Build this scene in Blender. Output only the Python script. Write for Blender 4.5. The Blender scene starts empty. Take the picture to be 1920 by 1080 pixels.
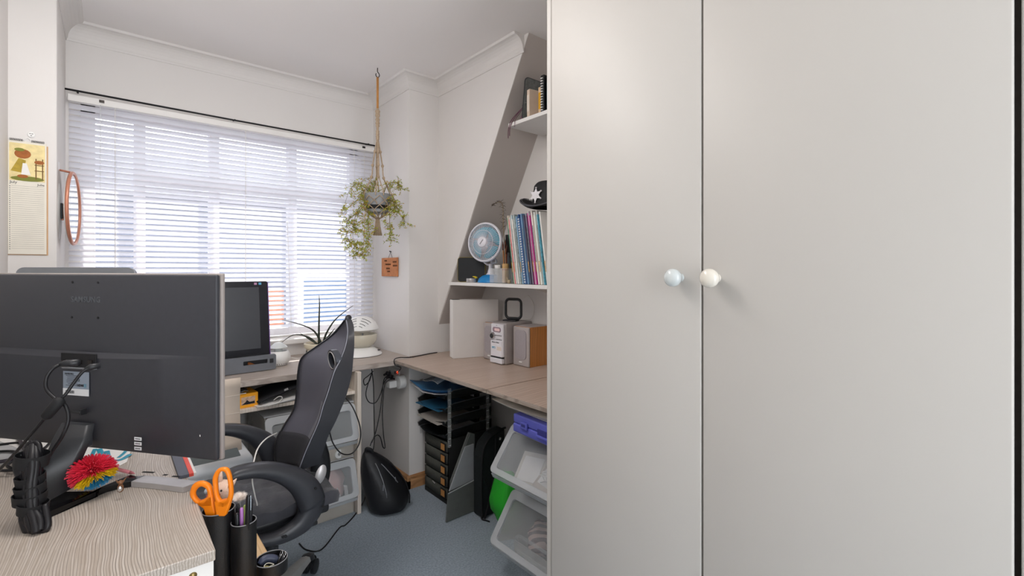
import bpy, bmesh, math, random
from mathutils import Vector, Matrix, Euler
C = bpy.context.scene
COL = bpy.context.collection
PI = math.pi
random.seed(7)

# ------------------------------------------------------------------ camera, world, lights, exposure
F = 885.0; TH = math.atan(755 / F); H = 1.225
sT, cT = math.sin(TH), math.cos(TH)
cd = bpy.data.cameras.new('camera'); cam = bpy.data.objects.new('camera', cd); COL.objects.link(cam)
cam.location = (0, 0, H); cam.rotation_euler = (PI / 2, 0, -TH)
cd.sensor_width = 36; cd.lens = F / 1920 * 36; cd.shift_y = -34 / 1920; cd.clip_start = 0.02; cd.clip_end = 200
C.camera = cam

C.view_settings.view_transform = 'Standard'
try: C.view_settings.look = 'None'
except Exception: pass
C.view_settings.gamma = 1
C.view_settings.use_curve_mapping = False
C.view_settings.exposure = 0.42

w = bpy.data.worlds.new('sky'); C.world = w; w.use_nodes = True
bg = w.node_tree.nodes['Background']; bg.inputs[0].default_value = (0.86, 0.92, 1.0, 1); bg.inputs[1].default_value = 2.9

def lamp(name, kind, loc, rot, energy, color=(1, 1, 1), size=None, sy=None, angle=None):
    l = bpy.data.lights.new(name, kind); l.energy = energy; l.color = color
    if kind == 'AREA':
        l.shape = 'RECTANGLE'; l.size = size; l.size_y = sy or size
    if angle is not None: l.angle = angle
    o = bpy.data.objects.new(name, l); o.location = loc; o.rotation_euler = rot; COL.objects.link(o); return o
# sun outside, high over the neighbour's roof, shining on the outer face of the blind
lamp('sun', 'SUN', (2, 6, 6), (math.radians(-52), 0, math.radians(-24)), 3.2, (1, 0.95, 0.88), angle=0.02)
# area light added under the ceiling, out of frame, to fill the room
lamp('ceiling_fill', 'AREA', (0.25, 1.5, 2.29), (0, 0, 0), 5, (1, 0.965, 0.94), 0.5, 0.5)
pl_ = lamp('point_fill', 'POINT', (0.12, 1.20, 1.98), (0, 0, 0), 8, (1, 0.965, 0.94)); pl_.data.shadow_soft_size = .14  # added point light without a fixture, brightens ceiling and walls
# soft area light added behind the camera to lift the whole room
lamp('rear_fill', 'AREA', (0.25, -1.45, 1.3), (PI / 2, 0, 0), 11, (0.97, 0.985, 1.0), 0.9, 1.9)

# ------------------------------------------------------------------ pixel -> place, at a known real distance
def ray(x, y):
    u = (x - 960) / F
    return sT + u * cT, cT - u * sT, (506 - y) / F
def onX(x, y, X): r = ray(x, y); t = X / r[0]; return Vector((X, r[1] * t, H + r[2] * t))
def onY(x, y, Y): r = ray(x, y); t = Y / r[1]; return Vector((r[0] * t, Y, H + r[2] * t))
def onZ(x, y, Z): r = ray(x, y); t = (Z - H) / r[2]; return Vector((r[0] * t, r[1] * t, Z))
def onT(x, y, t): r = ray(x, y); return Vector((r[0] * t, r[1] * t, H + r[2] * t))

# ------------------------------------------------------------------ materials
def lin(c):
    if isinstance(c, str):
        c = c.lstrip('#'); c = [int(c[i:i + 2], 16) / 255 for i in (0, 2, 4)]
        return tuple(v / 12.92 if v <= .04045 else ((v + .055) / 1.055) ** 2.4 for v in c)
    return c
MATS = {}
def mat(name, col, rough=.5, metal=0, var=.06, scale=20, bump=0, bscale=None, trans=0, alpha=1, ior=1.45, emit=0, coat=0, sheen=0, transl=0, spec=.5):
    if name in MATS: return MATS[name]
    c = lin(col)
    m = bpy.data.materials.new(name); m.use_nodes = True; nt = m.node_tree; N, L = nt.nodes, nt.links
    b = N['Principled BSDF']
    b.inputs['Roughness'].default_value = rough; b.inputs['Metallic'].default_value = metal
    b.inputs['IOR'].default_value = ior; b.inputs['Specular IOR Level'].default_value = spec
    b.inputs['Transmission Weight'].default_value = trans; b.inputs['Alpha'].default_value = alpha
    b.inputs['Coat Weight'].default_value = coat; b.inputs['Sheen Weight'].default_value = sheen
    tc = N.new('ShaderNodeTexCoord'); nz = N.new('ShaderNodeTexNoise'); nz.inputs['Scale'].default_value = scale; nz.inputs['Detail'].default_value = 3
    L.new(tc.outputs['Object'], nz.inputs['Vector'])
    cr = N.new('ShaderNodeValToRGB'); cr.color_ramp.elements[0].position = .3; cr.color_ramp.elements[1].position = .7
    cr.color_ramp.elements[0].color = (*[v * (1 - var) for v in c], 1); cr.color_ramp.elements[1].color = (*[min(1, v * (1 + var)) for v in c], 1)
    L.new(nz.outputs['Fac'], cr.inputs[0]); L.new(cr.outputs[0], b.inputs['Base Color'])
    if emit:
        L.new(cr.outputs[0], b.inputs['Emission Color']); b.inputs['Emission Strength'].default_value = emit
    if bump:
        n2 = N.new('ShaderNodeTexNoise'); n2.inputs['Scale'].default_value = bscale or scale * 10; n2.inputs['Detail'].default_value = 2
        L.new(tc.outputs['Object'], n2.inputs['Vector'])
        bp = N.new('ShaderNodeBump'); bp.inputs['Strength'].default_value = bump; bp.inputs['Distance'].default_value = .002
        L.new(n2.outputs['Fac'], bp.inputs['Height']); L.new(bp.outputs[0], b.inputs['Normal'])
    if transl:
        t = N.new('ShaderNodeBsdfTranslucent'); t.inputs[0].default_value = (*c, 1); mx = N.new('ShaderNodeMixShader'); mx.inputs[0].default_value = transl
        L.new(b.outputs[0], mx.inputs[1]); L.new(t.outputs[0], mx.inputs[2]); L.new(mx.outputs[0], N['Material Output'].inputs[0])
    MATS[name] = m; return m

def wood(name, dark, mid, light, axis='Y', freq=55, rough=.42, dist=5.0):
    m = bpy.data.materials.new(name); m.use_nodes = True; nt = m.node_tree; N, L = nt.nodes, nt.links
    b = N['Principled BSDF']; b.inputs['Roughness'].default_value = rough
    tc = N.new('ShaderNodeTexCoord')
    n0 = N.new('ShaderNodeTexNoise'); n0.inputs['Scale'].default_value = 4.5; n0.inputs['Detail'].default_value = 1; L.new(tc.outputs['Object'], n0.inputs['Vector'])
    vs = N.new('ShaderNodeVectorMath'); vs.operation = 'SCALE'; vs.inputs['Scale'].default_value = .012 * dist; L.new(n0.outputs['Color'], vs.inputs[0])
    va = N.new('ShaderNodeVectorMath'); va.operation = 'ADD'; L.new(tc.outputs['Object'], va.inputs[0]); L.new(vs.outputs[0], va.inputs[1])
    mp = N.new('ShaderNodeMapping'); k = {'X': (.05, 1, 1), 'Y': (1, .03, 1), 'Z': (1, 1, .05)}[axis]
    mp.inputs['Scale'].default_value = k; L.new(va.outputs[0], mp.inputs[0])
    n1 = N.new('ShaderNodeTexNoise'); n1.inputs['Scale'].default_value = freq * 2.4; n1.inputs['Detail'].default_value = 3; n1.inputs['Roughness'].default_value = .55; L.new(mp.outputs[0], n1.inputs['Vector'])
    n2 = N.new('ShaderNodeTexNoise'); n2.inputs['Scale'].default_value = 14; n2.inputs['Detail'].default_value = 2; L.new(mp.outputs[0], n2.inputs['Vector'])
    wv = N.new('ShaderNodeTexWave'); wv.bands_direction = 'Y' if axis == 'X' else 'X'; wv.inputs['Scale'].default_value = freq * .5; wv.inputs['Distortion'].default_value = 3; wv.inputs['Detail Scale'].default_value = .5; L.new(mp.outputs[0], wv.inputs['Vector'])
    a = N.new('ShaderNodeMath'); a.operation = 'MULTIPLY'; a.inputs[1].default_value = .10; L.new(wv.outputs['Fac'], a.inputs[0])
    a2 = N.new('ShaderNodeMath'); a2.operation = 'MULTIPLY_ADD'; a2.inputs[1].default_value = .75; L.new(n1.outputs['Fac'], a2.inputs[0]); L.new(a.outputs[0], a2.inputs[2])
    a3 = N.new('ShaderNodeMath'); a3.operation = 'MULTIPLY_ADD'; a3.inputs[1].default_value = .35; L.new(n2.outputs['Fac'], a3.inputs[0]); L.new(a2.outputs[0], a3.inputs[2])
    cr = N.new('ShaderNodeValToRGB'); e = cr.color_ramp.elements
    e[0].position = .40; e[0].color = (*lin(mid), 1); e[1].position = .82; e[1].color = (*lin(light), 1)
    L.new(a3.outputs[0], cr.inputs[0])
    w2 = N.new('ShaderNodeTexWave'); w2.bands_direction = 'Y' if axis == 'X' else 'X'; w2.inputs['Scale'].default_value = freq * .8; w2.inputs['Distortion'].default_value = 16; w2.inputs['Detail'].default_value = 3; w2.inputs['Detail Scale'].default_value = .22; w2.inputs['Detail Roughness'].default_value = .65
    L.new(mp.outputs[0], w2.inputs['Vector'])
    lr = N.new('ShaderNodeValToRGB'); lr.color_ramp.elements[0].position = .0; lr.color_ramp.elements[0].color = (1, 1, 1, 1); lr.color_ramp.elements[1].position = .30; lr.color_ramp.elements[1].color = (0, 0, 0, 1); L.new(w2.outputs['Fac'], lr.inputs[0])
    lm = N.new('ShaderNodeMath'); lm.operation = 'MULTIPLY'; lm.inputs[1].default_value = .8; l3 = N.new('ShaderNodeMath'); l3.operation = 'MULTIPLY'; L.new(n2.outputs['Fac'], l3.inputs[0]); L.new(n1.outputs['Fac'], l3.inputs[1]); l4 = N.new('ShaderNodeMath'); l4.operation = 'MULTIPLY'; l4.inputs[1].default_value = 2.0; L.new(l3.outputs[0], l4.inputs[0]); L.new(lr.outputs[0], lm.inputs[0]); L.new(l4.outputs[0], lm.inputs[1])
    mx = N.new('ShaderNodeMix'); mx.data_type = 'RGBA'; L.new(lm.outputs[0], mx.inputs[0]); L.new(cr.outputs[0], mx.inputs[6]); mx.inputs[7].default_value = (*lin(dark), 1); L.new(mx.outputs[2], b.inputs['Base Color'])
    bp = N.new('ShaderNodeBump'); bp.inputs['Strength'].default_value = .12; bp.inputs['Distance'].default_value = .001
    L.new(a3.outputs[0], bp.inputs['Height']); L.new(bp.outputs[0], b.inputs['Normal'])
    MATS[name] = m; return m

WALL = mat('wall_paint', '#e3dfdc', .75, var=.015, scale=3, bump=.15, bscale=25)
CEIL = mat('ceiling_paint', '#f3efed', .8, var=.01, scale=2, bump=.06, bscale=20)
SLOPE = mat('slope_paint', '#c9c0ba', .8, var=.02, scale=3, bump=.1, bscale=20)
CARPET = mat('carpet', '#98a4af', .95, var=.22, scale=130, bump=.9, bscale=420, sheen=.2)
WARD = mat('wardrobe_board', '#bcb8b3', .42, var=.012, scale=2.5)
WHITE = mat('white_board', '#eeebe8', .45, var=.01)
WPL = mat('white_plastic', '#efeeec', .3, var=.01)
BLK = mat('black_plastic', '#27282b', .38, var=.05)
BLK2 = mat('matte_black', '#17171a', .7, var=.08)
GLOSS = mat('gloss_black', '#0c0c0e', .08, var=.02)
CABLE = mat('black_cable', '#161519', .42)
WCABLE = mat('white_cable', '#e6e2dc', .4)
MONB = mat('monitor_black', '#3a3b41', .36, var=.04, scale=60, bump=.12, bscale=900)
GREY = mat('grey_plastic', '#7d7f83', .35)
SILV = mat('silver_plastic', '#b9b6b6', .35, metal=.4)
CHROME = mat('chrome', '#d8d8da', .15, metal=1)
STEEL = mat('dark_steel', '#3a3634', .35, metal=.8)
DESKW = wood('driftwood_y', '#5f5145', '#a89b8e', '#cbc2b9', 'Y', 100, .4, 3.0)
DESKX = wood('driftwood_x', '#7a6a5f', '#a89a8f', '#c9bfb8', 'X', 50)
DESKR = wood('sonoma_x', '#8d7768', '#b09a8a', '#c8b5a7', 'X', 30, .4, 3)
DESKE = wood('driftwood_edge', '#6e5f54', '#9a8b7e', '#b9ada2', 'Y', 45)
OAK = wood('oak_light', '#b98f5e', '#d3ab78', '#e2c297', 'Y', 40, .45, 3)
SKIRT = wood('varnished_pine', '#7d5236', '#a87850', '#c19368', 'X', 35, .3, 3)
CABW = wood('pale_ash', '#bfae9d', '#d8cbbd', '#e7ddd2', 'Z', 30, .5, 3)
SPKW = wood('cherry', '#9a5f24', '#b8742f', '#c98640', 'Z', 25, .35, 2)
# clear plastic: mix of transparent and glossy white, cheap and readable
def clearmat(name, col, op, rough=.25):
    m = bpy.data.materials.new(name); m.use_nodes = True; N, L = m.node_tree.nodes, m.node_tree.links
    b = N['Principled BSDF']; b.inputs['Base Color'].default_value = (*lin(col), 1); b.inputs['Roughness'].default_value = rough
    t = N.new('ShaderNodeBsdfTransparent'); mx = N.new('ShaderNodeMixShader')
    tc = N.new('ShaderNodeTexCoord'); nz = N.new('ShaderNodeTexNoise'); nz.inputs['Scale'].default_value = 9; L.new(tc.outputs['Object'], nz.inputs['Vector'])
    mr = N.new('ShaderNodeMapRange'); mr.inputs['To Min'].default_value = max(0, op - .06); mr.inputs['To Max'].default_value = min(1, op + .06); L.new(nz.outputs['Fac'], mr.inputs['Value'])
    L.new(mr.outputs[0], mx.inputs[0]); L.new(t.outputs[0], mx.inputs[1]); L.new(b.outputs[0], mx.inputs[2]); L.new(mx.outputs[0], N['Material Output'].inputs[0])
    MATS[name] = m; return m
FROST = clearmat('frosted_plastic', '#d2d5d8', .62, .35)
CLEARW = clearmat('clear_window_plastic', '#cfd4d8', .20, .12)
CLEARB = clearmat('clear_bin_side', '#cfc9c0', .5, .25)
GLASS = clearmat('window_glass', '#ffffff', .08, .02)
ACRYL = clearmat('acrylic', '#e8eaea', .20, .05)
BOWL = clearmat('smoky_bowl', '#e9e2cf', .6, .1)
MESH = clearmat('chair_mesh', '#5b5b66', .92, .7)
TRAYM = clearmat('wire_mesh', '#15181a', .8, .5)

# ------------------------------------------------------------------ mesh builder
class MB:
    def __init__(s): s.bm = bmesh.new()
    def _v(s, p): return s.bm.verts.new(p)
    def box(s, c, d, rot=None, bev=0, seg=2):
        b = s.bm if not bev else bmesh.new()
        M = Matrix.Translation(c)
        if rot is not None: M = M @ (rot if isinstance(rot, Matrix) else Euler(rot).to_matrix().to_4x4())
        vs = bmesh.ops.create_cube(b, size=1, matrix=M @ Matrix.Diagonal((d[0], d[1], d[2], 1)))['verts']
        if bev:
            bmesh.ops.bevel(b, geom=list(b.edges), offset=min(bev, min(d) * .49), segments=seg, affect='EDGES', profile=.5)
            s.merge(b)
        return s
    def merge(s, b):
        me = bpy.data.meshes.new('t'); b.to_mesh(me); b.free(); s.bm.from_mesh(me); bpy.data.meshes.remove(me)
    def span(s, x0, x1, y0, y1, z0, z1, bev=0, seg=2):
        return s.box(((x0 + x1) / 2, (y0 + y1) / 2, (z0 + z1) / 2), (abs(x1 - x0), abs(y1 - y0), abs(z1 - z0)), None, bev, seg)
    def ring(s, pts): return [s._v(p) for p in pts]
    def bridge(s, a, b, closed=True):
        n = len(a)
        for i in range(n if closed else n - 1):
            try: s.bm.faces.new((a[i], a[(i + 1) % n], b[(i + 1) % n], b[i]))
            except ValueError: pass
    def cap(s, r):
        try: s.bm.faces.new(r)
        except ValueError: pass
    def tube(s, pts, r, seg=8, closed=False, flat=None):
        P = [Vector(p) for p in pts]; n = len(P)
        R = r if isinstance(r, (list, tuple)) else [r] * n
        T = []
        for i in range(n):
            a = P[(i - 1) % n] if closed or i else P[i]; b = P[(i + 1) % n] if closed or i < n - 1 else P[i]
            t = (b - a); T.append(t.normalized() if t.length > 1e-9 else Vector((0, 0, 1)))
        up = Vector((0, 0, 1)) if abs(T[0].z) < .9 else Vector((1, 0, 0))
        nrm = T[0].cross(up).normalized(); rings = []
        for i in range(n):
            nrm = (nrm - T[i] * nrm.dot(T[i])); nrm = nrm.normalized() if nrm.length > 1e-6 else T[i].orthogonal().normalized()
            bi = T[i].cross(nrm); f = flat or 1
            rings.append(s.ring([P[i] + (nrm * math.cos(2 * PI * k / seg) + bi * math.sin(2 * PI * k / seg) * f) * R[i] for k in range(seg)]))
        for i in range(n - 1): s.bridge(rings[i], rings[i + 1])
        if closed: s.bridge(rings[-1], rings[0])
        else: s.cap(rings[0][::-1]); s.cap(rings[-1])
        return s
    def cyl(s, p0, p1, r0, r1=None, seg=20): return s.tube([p0, p1], [r0, r0 if r1 is None else r1], seg)
    def lathe(s, prof, c=(0, 0, 0), seg=28, M=None, sx=1, sy=1):
        rings = []; c = Vector(c); M = M or Matrix.Identity(3)
        for r, z in prof:
            if r < 1e-5: rings.append([s._v(c + M @ Vector((0, 0, z)))])
            else: rings.append(s.ring([c + M @ Vector((r * sx * math.cos(2 * PI * k / seg), r * sy * math.sin(2 * PI * k / seg), z)) for k in range(seg)]))
        for a, b in zip(rings, rings[1:]):
            if len(a) == 1 and len(b) == 1: continue
            if len(a) == 1:
                for k in range(seg): s.bm.faces.new((a[0], b[k], b[(k + 1) % seg]))
            elif len(b) == 1:
                for k in range(seg): s.bm.faces.new((a[k], a[(k + 1) % seg], b[0]))
            else: s.bridge(a, b)
        return s
    def prism(s, pts, off):
        a = s.ring(pts); b = s.ring([Vector(p) + Vector(off) for p in pts])
        s.cap(a[::-1]); s.cap(b); s.bridge(a, b); return s
    def frame(s, outer, inner, off):
        o1 = s.ring(outer); i1 = s.ring(inner); o2 = s.ring([Vector(p) + Vector(off) for p in outer]); i2 = s.ring([Vector(p) + Vector(off) for p in inner])
        s.bridge(o1, i1); s.bridge(i2, o2); s.bridge(o2, o1); s.bridge(i1, i2); return s
    def sphere(s, c, r, seg=16, sc=(1, 1, 1), rot=None):
        M = Matrix.Translation(c)
        if rot is not None: M = M @ Euler(rot).to_matrix().to_4x4()
        bmesh.ops.create_uvsphere(s.bm, u_segments=seg, v_segments=max(6, seg // 2), radius=r, matrix=M @ Matrix.Diagonal((*sc, 1))); return s
    def grid(s, rows):
        R = [s.ring(r) for r in rows]
        for a, b in zip(R, R[1:]): s.bridge(a, b, False)
        return s
    def quad(s, *p): s.bm.faces.new([s._v(q) for q in p]); return s

def obj(name, mb, m, parent=None, smooth=False, loc=None, rot=None, solid=0, sub=0, bev=0):
    me = bpy.data.meshes.new(name)
    bmesh.ops.recalc_face_normals(mb.bm, faces=mb.bm.faces)
    mb.bm.to_mesh(me); mb.bm.free(); me.materials.append(m)
    if smooth:
        for p in me.polygons: p.use_smooth = True
        if smooth == 'auto':
            try: me.set_sharp_from_angle(angle=math.radians(38))
            except Exception: pass
    o = bpy.data.objects.new(name, me); COL.objects.link(o)
    if parent: o.parent = parent
    if loc is not None: o.location = loc
    if rot is not None: o.rotation_euler = rot
    if bev:
        md = o.modifiers.new('bevel', 'BEVEL'); md.width = bev; md.segments = 2; md.limit_method = 'ANGLE'
    if sub:
        md = o.modifiers.new('sub', 'SUBSURF'); md.levels = md.render_levels = sub
    if solid:
        md = o.modifiers.new('solid', 'SOLIDIFY'); md.thickness = solid; md.offset = 0
    return o
def tag(o, label, cat, group=None, kind=None):
    o['label'] = label; o['category'] = cat
    if group: o['group'] = group
    if kind: o['kind'] = kind
    return o
def thing(name, label, cat, loc=(0, 0, 0), rotz=0, group=None):
    o = bpy.data.objects.new(name, None); COL.objects.link(o); o.empty_display_size = .05
    o.location = loc; o.rotation_euler = (0, 0, rotz); return tag(o, label, cat, group)
def struct(name, mb, m, parent=None, smooth=False):
    o = obj(name, mb, m, parent, smooth)
    if not parent: o['kind'] = 'structure'
    return o
def part(name, mb, m, parent, label=None, **k):
    o = obj(name, mb, m, parent, **k)
    if label: o['label'] = label
    return o
def text(s, size, loc, rot, m, parent, name='lettering', depth=.0004, align='CENTER', sx=1, spacing=1, bold=0):
    cu = bpy.data.curves.new('t', 'FONT'); cu.body = s; cu.size = size; cu.align_x = align; cu.align_y = 'CENTER'; cu.extrude = depth; cu.space_character = spacing; cu.offset = bold; cu.resolution_u = 2
    t = bpy.data.objects.new('t', cu); COL.objects.link(t)
    me = bpy.data.meshes.new_from_object(t.evaluated_get(bpy.context.evaluated_depsgraph_get()))
    bpy.data.objects.remove(t); bpy.data.curves.remove(cu)
    me.materials.clear(); me.materials.append(m)
    o = bpy.data.objects.new(name, me); COL.objects.link(o); o.parent = parent; o.location = loc; o.rotation_euler = rot; o.scale = (sx, 1, 1); return o
def dup(root, loc=None, rotz=None):
    r = root.copy(); COL.objects.link(r)
    if loc is not None: r.location = loc
    if rotz is not None: r.rotation_euler = (0, 0, rotz)
    for ch in list(root.children):
        c = ch.copy(); COL.objects.link(c); c.parent = r
        for g in list(ch.children):
            d = g.copy(); COL.objects.link(d); d.parent = c
    return r
def rrect(w, h, r, n=5, cx=0, cy=0):
    P = []
    for (sx, sy, a0) in ((1, 1, 0), (-1, 1, PI / 2), (-1, -1, PI), (1, -1, 1.5 * PI)):
        for k in range(n + 1):
            a = a0 + PI / 2 * k / n; P.append((cx + sx * (w / 2 - r) + r * math.cos(a), cy + sy * (h / 2 - r) + r * math.sin(a)))
    return P
def smoothpath(pts, n=6, closed=False):
    P = [Vector(p) for p in pts]; out = []; m = len(P)
    rng = range(m if closed else m - 1)
    for i in rng:
        p0 = P[(i - 1) % m] if closed or i else P[0]; p1 = P[i]; p2 = P[(i + 1) % m]; p3 = P[(i + 2) % m] if closed or i + 2 < m else P[-1]
        for k in range(n):
            t = k / n
            out.append(.5 * ((2 * p1) + (p2 - p0) * t + (2 * p0 - 5 * p1 + 4 * p2 - p3) * t * t + (3 * p1 - p0 - 3 * p2 + p3) * t ** 3))
    if not closed: out.append(P[-1])
    return out

# ================================================================== SETTING
YW, YP, XP, XC, XR, XL, XS, ZC = 2.864, 2.392, 1.281, 1.472, 1.73, -.272, -.147, 2.32
YB = -1.5
struct('floor', MB().span(XL - .1, XR + .1, YB - .1, YW + .1, -.06, 0), CARPET)
struct('ceiling', MB().span(XL - .1, XR + .1, YB - .1, YW + .1, ZC, ZC + .06), CEIL)
# window wall with its opening
WX0, WX1, WZ0, WZ1 = -.10, 1.20, .84, 1.99
b = MB(); b.span(XS - .3, WX0, YW, YW + .2, 0, ZC); b.span(WX1, XP + .3, YW, YW + .2, 0, ZC)
b.span(WX0, WX1, YW, YW + .2, 0, WZ0); b.span(WX0, WX1, YW, YW + .2, WZ1, ZC)
struct('wall_window', b, WALL)
struct('wall_left', MB().span(XL - .1, XL, YB - .1, 2.42, 0, ZC), WALL)
struct('wall_left_pillar', MB().span(XL - .1, XS, 2.42, YW, 0, ZC, .006), WALL)
b = MB(); b.span(XP, XR + .1, YP, YW, 0, .915); b.span(XP, XC, YP, YW, .915, ZC, 0)
struct('wall_pillar', b, WALL)
# dormer cheek: triangular slab between slope line and ceiling
y1 = YP - (ZC - .915) / 1.79
b = MB(); b.prism([(XC, YP, .915), (XC, y1, ZC), (XC, YP, ZC)], (.003, 0, 0))
struct('wall_dormer_cheek', b, WALL)
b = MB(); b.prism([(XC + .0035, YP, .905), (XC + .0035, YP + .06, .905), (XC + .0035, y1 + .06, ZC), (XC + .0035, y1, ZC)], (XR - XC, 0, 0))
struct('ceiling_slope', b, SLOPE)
struct('wall_right', MB().span(XR, XR + .1, YB - .1, YP, 0, ZC), WALL)
struct('wall_right_return', MB().span(.93, XR, YB, .012, 0, ZC), mat('wall_green', '#ccd1c8', .7, var=.02))
b = MB(); b.span(XL, -.2, YB - .1, YB, 0, ZC); b.span(.7, .93, YB - .1, YB, 0, ZC); b.span(-.2, .7, YB - .1, YB, 2.2, ZC)
struct('wall_back', b, WALL)
# cornice (cove moulding): swept profile
def cove(name, path, inward):
    prof = [(0, 0), (.004, 0), (.006, .008)] + [(.008 + .050 * (1 - math.cos(a)), .012 + .058 * math.sin(a)) for a in [PI / 2 * k / 6 for k in range(7)]] + [(.062, .080), (.0, .080)]
    b = MB(); rows = []
    for (x, y), (ix, iy) in zip(path, inward): rows.append([(x + ix * d, y + iy * d, ZC - .08 + z) for d, z in prof])
    R = [b.ring(r) for r in rows]
    for a, c in zip(R, R[1:]): b.bridge(a, c)
    b.cap(R[0][::-1]); b.cap(R[-1]); return struct(name, b, WALL)
cove('trim_1', [(XS, 2.42), (XS, YW), (XP, YW), (XP, YP), (XC, YP), (XC, y1 + .03)], [(1, -1), (1, -1), (-1, -1), (-1, -1), (-1, -1), (-1, 0)])
cove('trim_2', [(XL, 2.42), (XS, 2.42)], [(0, -1), (1, -1)])
# skirting: varnished timber round the pillar foot, two-step profile
def skirt(name, p0, p1, n):
    b = MB(); prof = [(0, 0), (.018, 0), (.018, .045), (.012, .052), (.012, .062), (.004, .07), (0, .07)]
    R = [b.ring([(p[0] + n[0] * d + e * d, p[1] + n[1] * d, z) for d, z in prof]) for p, e in ((p0, 0), (p1, 0))]
    b.bridge(R[0], R[1]); b.cap(R[0][::-1]); b.cap(R[1]); return struct(name, b, SKIRT)
skirt('baseboard_pillar', (XP, YW), (XP, YP - .018), (-1, 0)); skirt('baseboard_knee_wall', (XP - .018, YP), (XR, YP), (0, -1))
# sill
struct('trim_3', MB().span(WX0 - .03, WX1 + .03, YW - .035, YW + .06, .805, .835, .006), WHITE)
# window: frame, mullions, panes
wf = MB(); y0, yy = YW + .06, YW + .11
for x0, x1 in ((WX0, WX0 + .05), (WX1 - .05, WX1)): wf.span(x0, x1, y0, yy, WZ0, WZ1)
for z0, z1 in ((WZ0, WZ0 + .05), (WZ1 - .05, WZ1)): wf.span(WX0, WX1, y0, yy, z0, z1)
WF = mat('window_frame_paint', '#e9e6ea', .5)
win = struct('window_1', wf, WF)
for x in (.09, .40, .79): part('mullion', MB().span(x, x + .045, y0 - .005, yy, WZ0, WZ1), WF, win)
for x0, x1 in ((.135, .40), (.445, .79), (.835, 1.15)): part('transom', MB().span(x0, x1, y0, yy - .01, 1.66, 1.695), WF, win)
for x0, x1 in ((-.05, .09), (.135, .40), (.445, .79), (.835, 1.15)): part('pane', MB().span(x0, x1, YW + .082, YW + .086, WZ0 + .05, WZ1 - .05), GLASS, win)

# ---- outside: the neighbour's house and ground
nb = thing('neighbouring_house', 'pale grey neighbouring house wall seen through the blind slats', 'building', (0, 5.6, -1.2))
part('wall', MB().span(-4.2, 2.3, 0, .3, 0, 3.15), mat('render_grey', '#666b7c', .9, var=.1, scale=3), nb)
part('brick_pier', MB().span(.95, 1.45, -.06, .0, 0, 2.2), mat('brick_orange', '#b06a4c', .9, var=.2, scale=12), nb)
rf = MB(); rf.prism([(-4.4, -.25, 3.1), (-4.4, .5, 3.1), (-4.4, .5, 3.6)], (6.9, 0, 0)); part('roof', rf, mat('roof_tile', '#8b8a96', .8, var=.2, scale=10), nb)
for x in (-.9, 1.6):
    wn = part('window', MB().span(x, x + .7, -.05, 0, 1.3, 2.4), WF, nb); part('pane', MB().span(x + .06, x + .64, -.06, -.05, 1.36, 2.34), mat('dark_pane', '#3c5a7c', .1), wn)
g = MB().span(-8, 8, YW + .25, 14, -1.3, -1.2); o = obj('ground', g, mat('paving', '#b8b2a8', .9, var=.1, scale=4)); o['kind'] = 'structure'
obj_e = struct('trim_4', MB().span(-.6, 1.9, YW + .2, YW + .75, 2.25, 2.33), WHITE)   # unseen eave added to shade the upper part of the blind
# outer wall bits of dark rod: curtain wire over the blind
b = MB(); b.tube([(XS, YW - .045, 2.012), (.5, YW - .046, 2.007), (XP - .01, YW - .045, 2.006)], .0045, 8)
for x in (XS + .04, .5, XP - .05): b.cyl((x, YW - .045, 2.01), (x, YW - .001, 2.016), .004, seg=8)
tag(obj('curtain_wire', b, BLK2, smooth=True), 'thin black curtain wire stretched above the venetian blind', 'curtain rail')

# ---- venetian blind
BL = thing('venetian_blind', 'white venetian blind covering the whole window', 'blind', (0, YW - .03, 0))
SLAT = mat('slat_white', '#eeeef3', .45, var=.01, transl=.45)
part('headrail', MB().span(XS + .008, XP - .012, -.014, .016, 1.965, 1.995, .003), WHITE, BL)
sl = MB(); W = .026
def slat_rows(a):
    rows = []
    for k in range(5):
        t = (k / 4 - .5); y = t * W; z = .0022 * (1 - (2 * t) ** 2)
        ca, sa = math.cos(a), math.sin(a); rows.append((y * ca - z * sa * -1, -y * sa + z * ca))
    return rows
A = math.radians(46); pr = slat_rows(A)
sl.grid([[(x, y, z) for (y, z) in pr] for x in (XS + .012, .25, .65, XP - .016)])
pitch = .0258; n = int((1.955 - .875) / pitch)
s0 = part('slat', sl, SLAT, BL, smooth=True); s0.location = (0, 0, 1.945)
for k in range(1, n):
    c = s0.copy(); COL.objects.link(c); c.location = (0, .0006 * math.sin(k * 1.7), 1.945 - k * pitch)
    if k in (1, 2, 4): c.rotation_euler = (math.radians(20 - 4 * k), 0, 0)
    else: c.rotation_euler = (math.radians(1.2 * math.sin(k * 2.3)), .0006 * math.sin(k), 0)
part('bottom_rail', MB().span(XS + .012, XP - .016, -.012, .012, .848, .862, .003), WHITE, BL)
for x in (.02, .55, 1.14):
    part('ladder_cord', MB().tube([(x, -.013, 1.97), (x, -.013, .86)], .0011, 5), WCABLE, BL)
    part('ladder_cord', MB().tube([(x + .004, .013, 1.97), (x + .004, .013, .86)], .0011, 5), WCABLE, BL)
for x in (-.035, 1.19): part('cord_clip', MB().span(x, x + .018, -.017, -.012, 1.978, 1.99), STEEL, BL)
part('tilt_wand', MB().tube([(-.03, -.02, 1.965), (-.032, -.022, 1.35)], .0022, 6), ACRYL, BL)
part('pull_cord', MB().tube([(1.2, -.02, 1.965), (1.2, -.022, .95)], .0012, 5), WCABLE, BL)
part('pull_cord', MB().tube([(.755, -.018, 1.5), (.765, -.02, 1.2), (.775, -.02, .9)], .001, 5), WCABLE, BL)

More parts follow.
